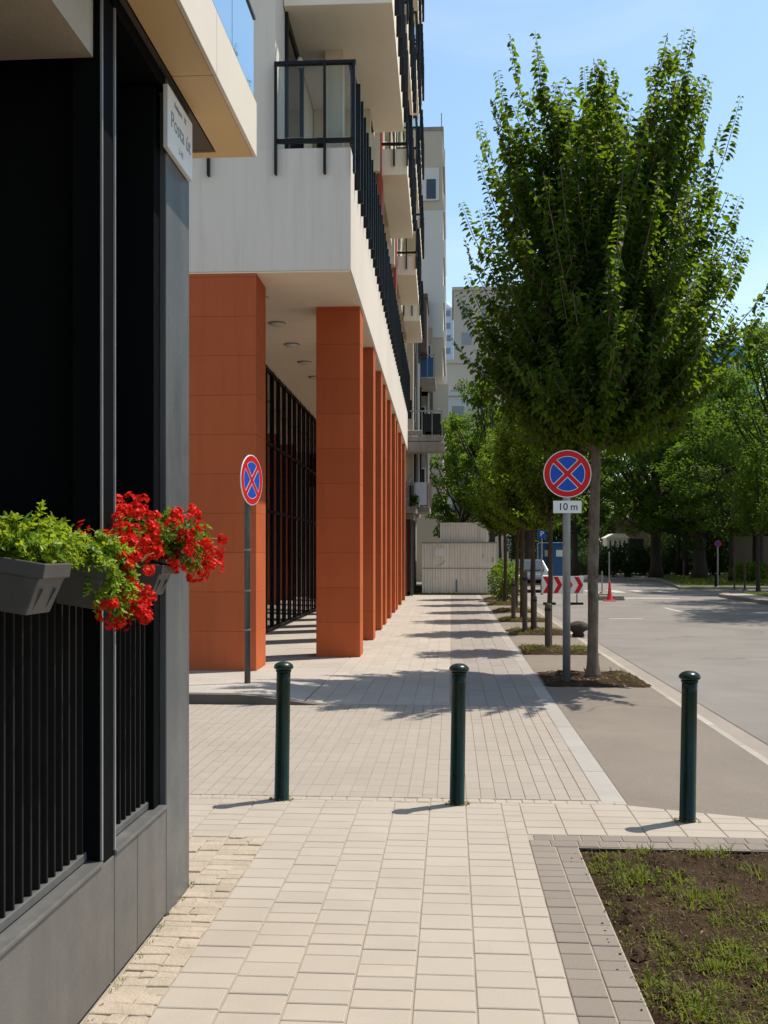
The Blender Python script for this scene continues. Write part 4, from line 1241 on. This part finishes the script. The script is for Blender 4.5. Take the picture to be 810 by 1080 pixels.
mb.tube([(-hw + .6, -.016, 1.18), (-hw + .8, -.016, 1.25), (-hw + .95, -.016, 1.42)], .008, 5)
build_each(mb, 'graffiti', M['ink'], ct)
tufts = []
rg = np.random.default_rng(77)
for i in range(160): tufts.append((c0[0] + rg.uniform(-.1, 3.6), c0[1] - rg.uniform(.02, .3), 0, 6, .12, .12, .012))
blades('weeds', tufts, M['grass'], 41)

# ------------------------------------------------------------------ bollards
BP = [foot(297, 843), foot(482, 848), foot(725, 866)]
BL = ['dark green bollard nearest the grey pillar, by the dropped kerb', 'dark green bollard in the middle of the paved footway', 'dark green bollard beside the planting bed and parking lane']
b0 = thing('bollard', (*BP[0], 0), BL[0], 'bollard', 'green bollards across the footway', R(0))
mb = MB(); mb.lathe([(.052, -.02), (.052, .004), (.0495, .006), (.047, .80), (.047, .862)], 28); mb.build('post', M['bollard_green'], b0, smooth=True)
mb = MB(); mb.lathe([(.047, .858), (.052, .862), (.052, .872), (.047, .876)], 28); mb.build('collar', M['bollard_green'], b0)
mb = MB(); mb.lathe([(.046, .876), (.060, .880), (.066, .888), (.066, .896), (.060, .909), (.047, .920), (.028, .928), (.008, .931)], 28); mb.build('cap', M['bollard_green'], b0, smooth=True)
for ch in b0.children: ch.rotation_euler = (0, R(.9), 0)
for p, l in zip(BP[1:], BL[1:]): dup(b0, (*p, 0), l)

# ------------------------------------------------------------------ road signs
def disc_face(root, zc, r, yf):
    """no-stopping roundel facing -y"""
    def arc(rad, a0, a1, n): return [(rad * cos(a0 + (a1 - a0) * i / n), zc + rad * sin(a0 + (a1 - a0) * i / n)) for i in range(n + 1)]
    mb = MB(); mb.prism(arc(r, 0, 2 * pi, 48)[:-1], yf, yf + .012, 'y'); d = mb.build('disc', M['sign_white'], root, bevel=.002)
    mb = MB()
    n = 48; ro, ri = r * .965, r * .74
    vs = []
    for y in (yf - .0015, yf - .0002):
        for rad in (ro, ri):
            vs += [(rad * cos(2 * pi * i / n), y, zc + rad * sin(2 * pi * i / n)) for i in range(n)]
    fs = [(i, (i + 1) % n, n + (i + 1) % n, n + i) for i in range(n)]
    mb.add(vs[:2 * n], fs)
    for a in (pi / 4, 3 * pi / 4):
        w = r * .085; rr = ri * 1.02
        ux, uz = cos(a), sin(a); nx, nz = -uz, ux
        y = yf - (.0012 if a < 1 else .0016)
        mb.add([(ux * rr + nx * w, y, zc + uz * rr + nz * w), (-ux * rr + nx * w, y, zc - uz * rr + nz * w), (-ux * rr - nx * w, y, zc - uz * rr - nz * w), (ux * rr - nx * w, y, zc + uz * rr - nz * w)], [(0, 1, 2, 3)])
    mb.build('red_ring', M['sign_red'], d)
    mb = MB()
    dd = r * .115; rb = r * .715
    for k in range(4):
        a = k * pi / 2
        al = pi / 4 - math.asin(dd / rb)
        pts = [(dd * math.sqrt(2) * cos(a), dd * math.sqrt(2) * sin(a))] + [(rb * cos(a - al + 2 * al * i / 14), rb * sin(a - al + 2 * al * i / 14)) for i in range(15)]
        mb.add([(p[0], yf - .001, zc + p[1]) for p in pts], [tuple(range(len(pts)))])
    mb.build('blue_field', M['sign_blue'], d)

p = spot(597.5, 12.88)
s = thing('road_sign', (*p, 0), 'round no-stopping sign with a 10 m plate below it, beside the tree', 'road sign', rz=YAW * .6)
mb = MB(); mb.lathe([(.05, -.02), (.05, 2.93), (.045, 2.94)], 20); mb.build('pole', M['galv'], s, smooth=True)
disc_face(s, 2.672, .302, -.075)
mb = MB(); mb.box(-.178, .178, -.072, -.062, 2.175, 2.332); mb.build('distance_plate', M['sign_white'], s, bevel=.002)
text('10', .125, M['ink'], s, (-.055, -.0724, 2.252), (R(90), 0, 0), bold=.0015)
text('m', .125, M['ink'], s, (.085, -.0724, 2.252), (R(90), 0, 0), bold=.0015)
mb = MB()
for z in (2.85, 2.5, 2.25): mb.box(-.06, .06, -.0625, .055, z - .015, z + .015)
build_each(mb, 'bracket', M['galv_dark'], s)
mb = MB(); mb.lathe([(.075, 0), (.075, .015), (.05, .03)], 16); mb.build('base', M['galv_dark'], s)

p = spot(261, 12.42)
s = thing('road_sign', (*p, 0), 'round no-stopping sign turned side-on in front of the wide terracotta column', 'road sign', rz=R(76))
mb = MB(); mb.lathe([(.037, -.02), (.037, 2.86), (.033, 2.87)], 16); mb.build('pole', M['galv_dark'], s, smooth=True)
disc_face(s, 2.562, .308, -.06)
mb = MB()
for z in (2.75, 2.38): mb.box(-.05, .05, -.0475, .042, z - .015, z + .015)
for z in (.72, 1.2, 1.7): mb.lathe([(.040, z), (.041, z + .01), (.040, z + .02)], 16)
build_each(mb, 'bracket', M['galv'], s)

# ------------------------------------------------------------------ trees
def env_main(z):
    return float(np.interp(z, [2.7, 3.0, 3.4, 4.0, 4.6, 5.2, 5.8, 6.4, 7.0, 7.4, 7.7, 8.1], [.5, .85, 1.45, 1.80, 1.88, 1.84, 1.74, 1.58, 1.42, 1.30, 1.05, .5]))
t = thing('street_tree', (TX + .02, PITS[0], 0), 'tall full-crowned street tree right behind the 10 m sign', 'tree', 'street trees in the soil pits')
print('main leaves', ascending_tree(t, 8, 7.75, env_main, 2.96, .078, 178, .108, M['leaf_main'], shoots=14, step=.062, lean=(.12, 0), spikes=.6, qp=1.0))
t.scale = (1, 1, 1.05)
def env_row(z):
    return float(np.interp(z, [2.0, 2.4, 3.0, 3.8, 4.6, 5.2], [.4, .65, .85, .9, .7, .2]))
def env_row2(z):
    return float(np.interp(z, [2.1, 2.5, 3.2, 4.0, 4.9, 5.6], [.5, .75, .95, 1.0, .8, .2]))
r0 = thing('street_tree', (TX - .16, PITS[1], 0), 'slim street tree in the second soil pit behind the sign', 'tree', 'street trees in the soil pits')
ascending_tree(r0, 5, 5.0, env_row, 2.35, .055, 50, .095, M['leaf_row'], shoots=9, step=.07, lean=(.05, 0), bark=M['bark_row'])
r1 = thing('street_tree', (TX - .10, PITS[2], 0), 'street tree in the third soil pit, level with the dark boulder', 'tree', 'street trees in the soil pits')
ascending_tree(r1, 9, 5.5, env_row2, 2.25, .060, 62, .10, M['leaf_row'], shoots=10, step=.07, lean=(-.05, .1), bark=M['bark_row'])
dup(r0, (TX - .05, PITS[3], 0), 'street tree in the fourth soil pit along the footway', 2.1, (1.12, 1.12, 1.05))
dup(r1, (TX + .03, PITS[4], 0), 'street tree in the fifth soil pit along the footway', 4.0, (1.0, 1.0, 1.04))
dup(r0, (TX - .08, PITS[5], 0), 'street tree in the sixth soil pit, before the leafy bush', 5.0, (1.15, 1.15, 1.15))
dup(r1, (TX, PITS[6], 0), 'last street tree of the row, beside the end of the container', 1.0, (1.1, 1.1, 1.12))

r0.scale = (.88, .88, .97)
# short stakes at the pits
sk = None
for i, (px, py, h, lb) in enumerate(((578, 687.5, .82, 'short wooden stake against the trunk in the second pit'), (563.5, 667.5, .78, 'stout wooden stake in the third soil pit'), (541.5, 655.5, 1.02, 'dark wooden stake in the fourth soil pit'), (553.5, 668, 1.3, 'thin wooden stake on the footway side of the third pit'))):
    p = foot(px, py)
    if sk is None:
        sk = thing('wooden_stake', (*p, 0), lb, 'stake', 'wooden stakes in the tree pits')
        mb = MB(); mb.lathe([(.055, -.05), (.055, .80), (.045, .82), (.03, .822)], 12); mb.build('post', M['timber'], sk)
        mb = MB(); mb.lathe([(.058, .70), (.060, .72), (.058, .74)], 12); mb.build('tie', M['rubber'], sk)
    else: dup(sk, (*p, 0), lb, i, (1, 1, h / .82))
# boulder on the kerb
p = foot(610, 671.5)
mb = MB()
rg = np.random.default_rng(4)
prof = [(.07, -.02), (.10, .03), (.10, .09), (.17, .14), (.19, .20), (.16, .26), (.08, .30), (.01, .31)]
mb.lathe(prof, 18)
mb.v = [(v[0] * (1.1 + .2 * sin(5 * v[2] * 9 + v[1] * 20)) + rg.normal(0, .008), v[1] * (1 + .15 * sin(v[0] * 21)) + rg.normal(0, .008), v[2] + rg.normal(0, .006)) for v in mb.v]
o = mb.build('boulder', M['rock'], None, smooth=True); o.location = (*p, 0)
tag(o, 'dark rounded boulder at the kerb between the sign and the nearest trunk', 'boulder')

# hedge bush at end of the row
p = spot(532, 36)
t = thing('bush', (p[0], p[1], 0), 'bright leafy bush between the container and the street trees', 'bush')
bush('bush', t, 2, (.62, .8, .72), 2600, .085, M['leaf_row'])

# ------------------------------------------------------------------ works barrier, cone, blocks, cabins, car
p = spot(594, 33.5)
t = thing('chevron_barrier', (*p, 0), 'red and white chevron barrier board across the lane', 'barrier', rz=0)
mb = MB(); mb.box(-.70, .66, -.012, .012, .36, .94); mb.build('board', M['sign_white'], t, bevel=.003)
mb = MB()
for k in range(4):
    x = -.67 + k * .34
    mb.add([(x, -.0145, .38), (x + .15, -.0145, .38), (x + .30, -.0145, .65), (x + .15, -.0145, .65)], [(0, 1, 2, 3)])
    mb.add([(x, -.0145, .92), (x + .15, -.0145, .65), (x + .30, -.0145, .65), (x + .15, -.0145, .92)], [(0, 1, 2, 3)])
mb.build('chevron', M['sign_red'], t)
for x in (-.45, .45):
    mb = MB(); mb.box(x - .02, x + .02, .014, .05, .06, .95); mb.build('leg', M['galv'], t)
    mb = MB(); mb.box(x - .2, x + .2, -.10, .16, .0, .07); mb.build('foot', M['rubber'], t)
p = spot(643, 36)
t = thing('traffic_cone', (*p, 0), 'slim orange red traffic cone in front of the concrete block', 'cone')
mb = MB(); mb.lathe([(.12, .04), (.11, .06), (.065, .3), (.035, .68), (.028, .70)], 20); mb.build('cone', M['cone_red'], t, smooth=True)
mb = MB(); mb.box(-.2, .2, -.2, .2, .0, .04); mb.build('base', M['cone_red'], t, bevel=.01)
for (px, Z, w, lb) in ((644, 36.8, .95, 'concrete footing block behind the traffic cone'), (634, 39.0, .8, 'concrete footing block at the foot of the thin post')):
    p = spot(px, Z)
    mb = MB(); mb.prism([(-w / 2, 0), (w / 2, 0), (w / 2 - .05, .16), (-w / 2 + .05, .16)], -.2, .2, 'y')
    mb.box(-.05, .05, -.05, .05, .16, .22)
    o = mb.build('concrete_block', M['old_concrete'], None, bevel=.01); o.location = (*p, 0); o.rotation_euler = (0, 0, R(8))
    tag(o, lb, 'concrete block', 'concrete footing blocks')
def post(px, Z, h, lb, r=.025, mat='galv', plate=None):
    p = spot(px, Z)
    t = thing('sign_post', (*p, 0), lb, 'post')
    mb = MB(); mb.lathe([(r, -.02), (r, h), (r * .7, h + .01)], 10); mb.build('pole', M[mat], t)
    mb = MB(); mb.lathe([(r * 2.4, 0), (r * 2.4, .03), (r, .05)], 10); mb.build('base', M['galv_dark'], t)
    if plate:
        w, hh, m, zz = plate
        mb = MB()
        if hh == 0: mb.prism([(w * cos(2 * pi * i / 28), zz + w * sin(2 * pi * i / 28)) for i in range(28)], -r - .012, -r - .002, 'y')
        else: mb.box(-w / 2, w / 2, -r - .012, -r - .002, zz - hh / 2, zz + hh / 2)
        f = mb.build('face', M[m], t)
        if hh == 0:
            mb = MB(); mb.prism([(w * .68 * cos(2 * pi * i / 28), zz + w * .68 * sin(2 * pi * i / 28)) for i in range(28)], -r - .016, -r - .013, 'y'); mb.build('centre', M['sign_blue'], f)
    return t
post(642.5, 38.5, 1.75, 'thin steel post rising behind the traffic cone')
post(635, 39.2, 1.0, 'short thin post standing on its own footing block')
t = post(571.5, 42, 2.75, 'post with a blue parking sign above the chevron barrier', .03, 'galv', (.34, .36, 'sign_blue', 2.5))
text('P', .3, M['sign_white'], t, (0, -.0435, 2.5), (R(90), 0, 0))
for (px, lb) in ((578, 'blue site cabin with a notice, left of the barrier post'), (590, 'blue site cabin nearer the nearest tree trunk')):
    p = spot(px, 56 if px < 580 else 55)
    t = thing('site_cabin', (*p, 0), lb, 'cabin', 'blue site cabins')
    mb = MB(); mb.box(-.52, .52, 0, 1.1, .05, 2.2); mb.prism([(-.56, 2.2), (.56, 2.2), (.46, 2.32), (-.46, 2.32)], -.04, 1.14, 'y'); mb.build('body', M['cabin_blue'], t, bevel=.02)
    mb = MB(); mb.box(-.4, .4, -.03, -.002, .15, 2.05); d = mb.build('door', M['cabin_blue'], t, bevel=.01)
    mb = MB(); mb.box(-.18, .18, -.045, -.032, 1.55, 1.9); mb.build('notice', M['sign_white'], d)
# parked car
p = spot(557, 46)
t = thing('parked_car', (p[0], p[1], 0), 'pale grey parked car half hidden by the row of trunks', 'car')
prof = [(-2.05, .32), (2.05, .32), (2.1, .62), (1.95, .82), (1.05, .93), (.45, 1.42), (-1.25, 1.45), (-1.95, .98), (-2.1, .7)]
mb = MB()
def loft(prof, w0, zt, w1):
    vs = []; n = len(prof)
    for sgn in (-1, 1):
        for (y, z) in prof:
            w = w0 if z < zt else w0 + (w1 - w0) * (z - zt) / .55
            vs.append((sgn * w, -y, z))
    fs = [tuple(range(n)), tuple(range(n, 2 * n))[::-1]] + [(i, n + i, n + (i + 1) % n, (i + 1) % n) for i in range(n)]
    return vs, fs
mb.add(*loft(prof, .86, .9, .62)); mb.build('body', M['car_paint'], t, bevel=.05, seg=3)
mb = MB(); mb.add([(-.66, -1.02, .97), (.66, -1.02, .97), (.56, -.50, 1.385), (-.56, -.50, 1.385)], [(0, 1, 2, 3)])
mb.v = [(a, b - .015, c + .015) for a, b, c in mb.v]; mb.build('windscreen', M['pane'], t)
mb = MB()
for sg in (-1, 1): mb.add([(sg * .83, -.85, .98), (sg * .83, 1.6, 1.0), (sg * .69, 1.15, 1.38), (sg * .69, -.45, 1.37)], [(0, 1, 2, 3)])
build_each(mb, 'side_window', M['pane'], t)
for (x, y) in ((-.78, -1.3), (.78, -1.3), (-.78, 1.3), (.78, 1.3)):
    mb = MB(); mb.prism([(y + .32 * cos(2 * pi * i / 20), .32 + .32 * sin(2 * pi * i / 20)) for i in range(20)], x - .1, x + .1, 'x')
    w = mb.build('wheel', M['rubber'], t, bevel=.02)
    mb = MB(); mb.prism([(y + .2 * cos(2 * pi * i / 16), .32 + .2 * sin(2 * pi * i / 16)) for i in range(16)], x - .105, x + .105, 'x'); mb.build('rim', M['galv'], w)
for x in (-.62, .62):
    mb = MB(); mb.box(x - .17, x + .17, -2.10, -1.98, .62, .76); mb.build('headlight', M['lamp_white'], t, bevel=.03)
mb = MB(); mb.box(-.5, .5, -2.125, -2.09, .40, .56); mb.build('grille', M['black'], t)

# ------------------------------------------------------------------ far side of the road
def raised(name, poly, h, mat):
    mb = MB(); mb.prism(poly, -.02, h, 'z'); return tag(mb.build(name, mat, bevel=.02), kind='structure')
raised('far_pavement', [(10.55, -4), (26, -4), (26, 41.5), (11.6, 41.5), (10.9, 41.0), (10.55, 40.2)], .12, M['walk'])
raised('far_kerb', [(10.40, -4), (10.545, -4), (10.545, 40.2), (10.9, 41.1), (11.6, 41.6), (26, 41.6), (26, 41.75), (11.5, 41.75), (10.75, 41.2), (10.40, 40.3)], .128, M['gutter'])
raised('far_verge', [(11.0, 49), (40, 52), (40, 90), (13.4, 90), (13.4, 66)], .12, M['turf'])
raised('verge_kerb', [(10.8, 48.8), (40, 51.7), (40, 51.95), (10.95, 48.97), (13.39, 66), (13.39, 90), (13.2, 90), (13.2, 66)], .125, M['gutter'])
raised('end_verge', [(-6, 84), (13.1, 84), (13.1, 110), (-6, 110)], .12, M['turf'])
sheet('turf_patch', rect(11.6, 14.6, 34, 41.2), .124, M['turf'])
tufts = []
rg = np.random.default_rng(88)
for i in range(900):
    x, y = rg.uniform(11.5, 14.6), rg.uniform(32, 41.2); tufts.append((x, y, .12, 6, .12, .25, .02))
for i in range(1200):
    y = rg.uniform(52, 70); x = 11.3 + (y - 49) * .14 + rg.uniform(0, 8); tufts.append((x, y, .12, 6, .2, .4, .03))
blades('verge_grass', tufts, M['grass'], 42)

# long brown building behind the trees
p = (14.0, 88.0)
t = thing('brown_building', (*p, 0), 'low brown walled building behind the right hand trees', 'building')
mb = MB(); mb.box(0, 60, 0, 8, 0, 4.4); mb.build('wall', M['brown_wall'], t)
mb = MB(); mb.box(-.4, 60.4, -.5, 8, 4.4, 4.75); mb.build('roof', M['brown_wood'], t)
for i in range(14):
    mb = MB(); mb.box(1.2 + i * 4.1, 2.4 + i * 4.1, -.06, -.01, .1 if i % 3 == 0 else 1.1, 3.0); mb.build('opening', M['frame_dark'], t)
for i in range(15):
    mb = MB(); mb.box(i * 4.1, .35 + i * 4.1, -.18, -.005, 0, 4.39); mb.build('pilaster', M['brown_wall'], t)
p = (19.0, 50)
t = thing('garden_wall', (*p, 0), 'brown garden wall with piers behind the far pavement', 'wall')
mb = MB(); mb.box(0, 30, 20, 20.3, 0, 2.9); mb.build('wall', M['brown_wall'], t)
for i in range(9):
    mb = MB(); mb.box(i * 3.4, i * 3.4 + .5, 19.85, 20.45, 0, 3.2); mb.build('pier', M['brown_wall'], t)
# pale kiosk
p = spot(652, 82)
t = thing('kiosk', (*p, 0), 'pale kiosk with barred front behind the dark shrubs', 'kiosk')
mb = MB(); mb.box(-.9, .75, 0, 2.4, 0, 3.0); mb.prism([(-1.05, 3.0), (.9, 3.0), (.5, 3.35), (-.4, 3.35)], -.15, 2.5, 'y'); mb.box(-2.3, -.9, .3, 2.4, 0, 2.1); mb.build('body', M['container'], t)
mb = MB()
for i in range(4): mb.box(-.7 + i * .38, -.58 + i * .38, -.05, -.005, 1.0, 2.8)
build_each(mb, 'bar', M['galv_dark'], t)

# trees on the far side
def big(x, y, H, Rr, z0, tr, ncl, per, seed, lab, leafL=.19):
    t = thing('shade_tree', (x, y, .1), lab, 'tree', 'shade trees across the road')
    broad_tree(t, seed, H, Rr, z0, tr, ncl, per, leafL, M['leaf_big'])
    return t
bigA = big(*spot(738, 63), 13.5, 4.3, 2.1, .42, 170, 110, 31, 'thick dark trunked shade tree on the far verge')
bigB = big(*spot(692, 68), 14.5, 4.5, 2.5, .38, 170, 110, 32, 'old shade tree with a leaning fork above the dark shrubs')
bigC = big(*spot(826, 46), 12.6, 3.9, 3.0, .15, 165, 115, 33, 'bright crowned tree at the right picture edge', .16)
y1 = thing('young_tree', (*spot(799.5, 42), .1), 'slender young tree on the grass strip of the far pavement', 'tree')
ascending_tree(y1, 15, 6.4, lambda z: float(np.interp(z, [2.2, 3, 4.2, 5.4, 6.4], [.6, 1.3, 1.6, 1.2, .3])), 2.4, .085, 46, .12, M['leaf_row'], shoots=7, step=.10, bark=M['bark_dark'])
k = 0
LB = [
    (bigA, 15.5, 31.0, 1.0, 1.4, 'tall shade tree off to the right shading the road'),
    (bigB, 15.4, 23.5, .98, 1.05, 'nearest shade tree across the road'),
    (bigA, 17.0, 38.5, .95, 1.4, 'shade tree beside the far pavement grass'),
    (bigC, *spot(772, 56), 1.05, .80, 'bright leafy tree between the thick dark trunk and the young tree'),
    (bigC, *spot(716, 76), 1.15, .92, 'full crowned tree between the two old dark trunks'),
    (bigC, 21.0, 56.0, 1.25, 1.05, 'leafy tree behind the garden wall piers'),
    (bigB, 19.5, 66.0, 1.0, .98, 'shade tree standing behind the thick dark trunk'),
    (bigC, 17.2, 76.0, 1.3, 1.05, 'tree in front of the low brown building'),
    (bigA, 10.5, 92.0, 1.05, 1.0, 'tree above the pale kiosk'),
    (bigB, 5.6, 90.0, 1.05, 1.0, 'tree closing the street behind the blue cabins'),
    (bigC, .8, 86.0, 1.4, 1.1, 'tree behind the end of the site container'),
    (bigA, 24.5, 74.0, 1.1, 1.05, 'tree over the garden wall at the right'),
    (bigB, 29.5, 84.0, 1.2, 1.0, 'distant tree below the blue building'),
    (bigC, 14.0, 101.0, 1.7, 1.15, 'broad tree far down the cross street'),
]
for i, (src, x, y, sc, sz, lb) in enumerate(LB):
    dup(src, (x, y, .1), lb, 1.3 + i * 1.7, (sc, sc, sz))
t = thing('leaning_tree', (*spot(486, 56), 0), 'dark leafy tree rising behind the site container', 'tree')
broad_tree(t, 44, 8.6, 2.4, 2.2, .16, 90, 90, .16, M['leaf_big'])
dup(t, (*spot(519, 50), 0), 'dense leafy tree between the container and the row of street trees', 2.5, (1.0, 1.0, 1.32))
dup(t, (*spot(556, 54), 0), 'leafy tree rising above the parked car', 4.1, (1.15, 1.15, 1.42))
dup(t, (*spot(606, 66), 0), 'leafy tree beyond the blue site cabins', 5.3, (1.3, 1.3, 1.25))
# shrubs at the far verge
h0 = thing('shrub', (*spot(640, 76), .1), 'dark green shrub in front of the pale kiosk', 'shrub', 'dark shrubs on the far verge')
bush('shrub', h0, 6, (1.5, 1.0, 1.05), 2600, .17, M['leaf_hedge'])
for i, (px, Z, sc, lb) in enumerate(((662, 75, 1.1, 'dark green shrub under the fork of the old shade tree'), (680, 77, .95, 'dark shrub against the trunk of the old shade tree'), (628, 80, 1.0, 'dark shrub seen just right of the nearest trunk'), (606, 82, .9, 'dark shrub behind the chevron barrier'))):
    dup(h0, (*spot(px, Z), .1), lb, i * 1.3, (sc, sc, sc))
for i, (px, Z, sc, lb) in enumerate(((560, 84, 1.2, 'tall dark shrub behind the parked car'), (580, 86, 1.3, 'tall dark shrub behind the blue cabin with the notice'), (598, 85, 1.25, 'tall dark shrub right of the blue cabins'), (620, 87, 1.3, 'tall dark shrub behind the nearest trunk'))):
    dup(h0, (*spot(px, Z), .1), lb, i * 1.9, (sc, sc, 2.6))
for i, (px, Z, sc, sz, lb) in enumerate(((703, 80, 1.1, 1.5, 'dark shrub between the old trunks in front of the brown building'), (722, 78, 1.0, 1.3, 'dark shrub left of the thick dark trunk'), (752, 76, 1.1, 1.5, 'dark shrub just right of the thick dark trunk'), (772, 78, 1.2, 1.6, 'dark shrub behind the round sign post'), (806, 74, 1.2, 1.6, 'dark shrub at the right picture edge behind the young tree'))):
    dup(h0, (*spot(px, Z), .1), lb, i * 2.3, (sc, sc, sz))
h1 = thing('shrub', (*spot(792, 55), .1), 'low yellow green shrub behind the young tree', 'shrub')
bush('shrub', h1, 8, (1.2, .8, .55), 1500, .14, M['leaf_row'])

# posts and signs on the far pavement
post(757, 50.5, 2.3, 'post with a round red rimmed sign on the far pavement', .035, 'galv', (.17, 0, 'sign_red', 2.2))
post(774.5, 47.5, 1.75, 'slim grey post between the round sign and the young tree', .04, 'timber')
post(785.5, 47.0, 1.45, 'short timber post beside the young tree', .05, 'timber')
post(755, 48.6, .75, 'stubby dark post at the pavement corner', .07, 'black_metal')
post(721, 58, 1.3, 'thin timber post on the far verge', .04, 'timber')

# ------------------------------------------------------------------ light, sky, camera
sunv = Vector((.400, .243, .975)).normalized()
elev = math.asin(sunv.z); az = math.atan2(sunv.x, sunv.y)
ld = bpy.data.lights.new('sun', 'SUN'); ld.energy = 4.6; ld.angle = R(.53); ld.color = (1, .93, .82)
lo = bpy.data.objects.new('sun', ld); COL.objects.link(lo); lo.rotation_euler = sunv.to_track_quat('Z', 'Y').to_euler(); lo.location = (20, 10, 40)
w = bpy.data.worlds.new('World'); SC.world = w; w.use_nodes = True
nt = w.node_tree; nt.nodes.clear()
wo = nt.nodes.new('ShaderNodeOutputWorld'); bg = nt.nodes.new('ShaderNodeBackground')
sky = nt.nodes.new('ShaderNodeTexSky'); sky.sky_type = 'NISHITA'; sky.sun_disc = False
sky.sun_elevation = elev; sky.sun_rotation = az; sky.altitude = 100; sky.air_density = 1.3; sky.dust_density = 1.2; sky.ozone_density = 1.2
bg.inputs[1].default_value = .132
# a thin veil of cirrus
tcw = nt.nodes.new('ShaderNodeTexCoord'); mp = nt.nodes.new('ShaderNodeMapping'); mp.inputs['Scale'].default_value = (1.2, 2.2, 4.)
nt.links.new(tcw.outputs['Generated'], mp.inputs[0])
cf = noise(nt, mp.outputs[0], 1.6, 6, .6, .8)
cf = ramp(nt, cf, .52, .8, 0, .30)
skyc = mixc(nt, 1., sky.outputs[0], (.94, 1.04, 1.05), 'MULTIPLY')
skyc = mixc(nt, cf, skyc, (6.5, 6.8, 7.2))
nt.links.new(skyc, bg.inputs[0]); nt.links.new(bg.outputs[0], wo.inputs[0])

cd = bpy.data.cameras.new('camera'); co = bpy.data.objects.new('camera', cd); COL.objects.link(co)
co.location = (0, 0, EYE); co.rotation_euler = (R(90), 0, YAW)
cd.sensor_fit = 'HORIZONTAL'; cd.sensor_width = 36; cd.lens = F / 810 * 36
cd.shift_y = 45 / 810; cd.clip_start = .05; cd.clip_end = 3000
SC.camera = co
SC.view_settings.view_transform = 'Standard'; SC.view_settings.look = 'None'; SC.view_settings.exposure = .45; SC.view_settings.gamma = 1
SC.view_settings.use_curve_mapping = False
SC.cycles.max_bounces = 8; SC.cycles.transparent_max_bounces = 8
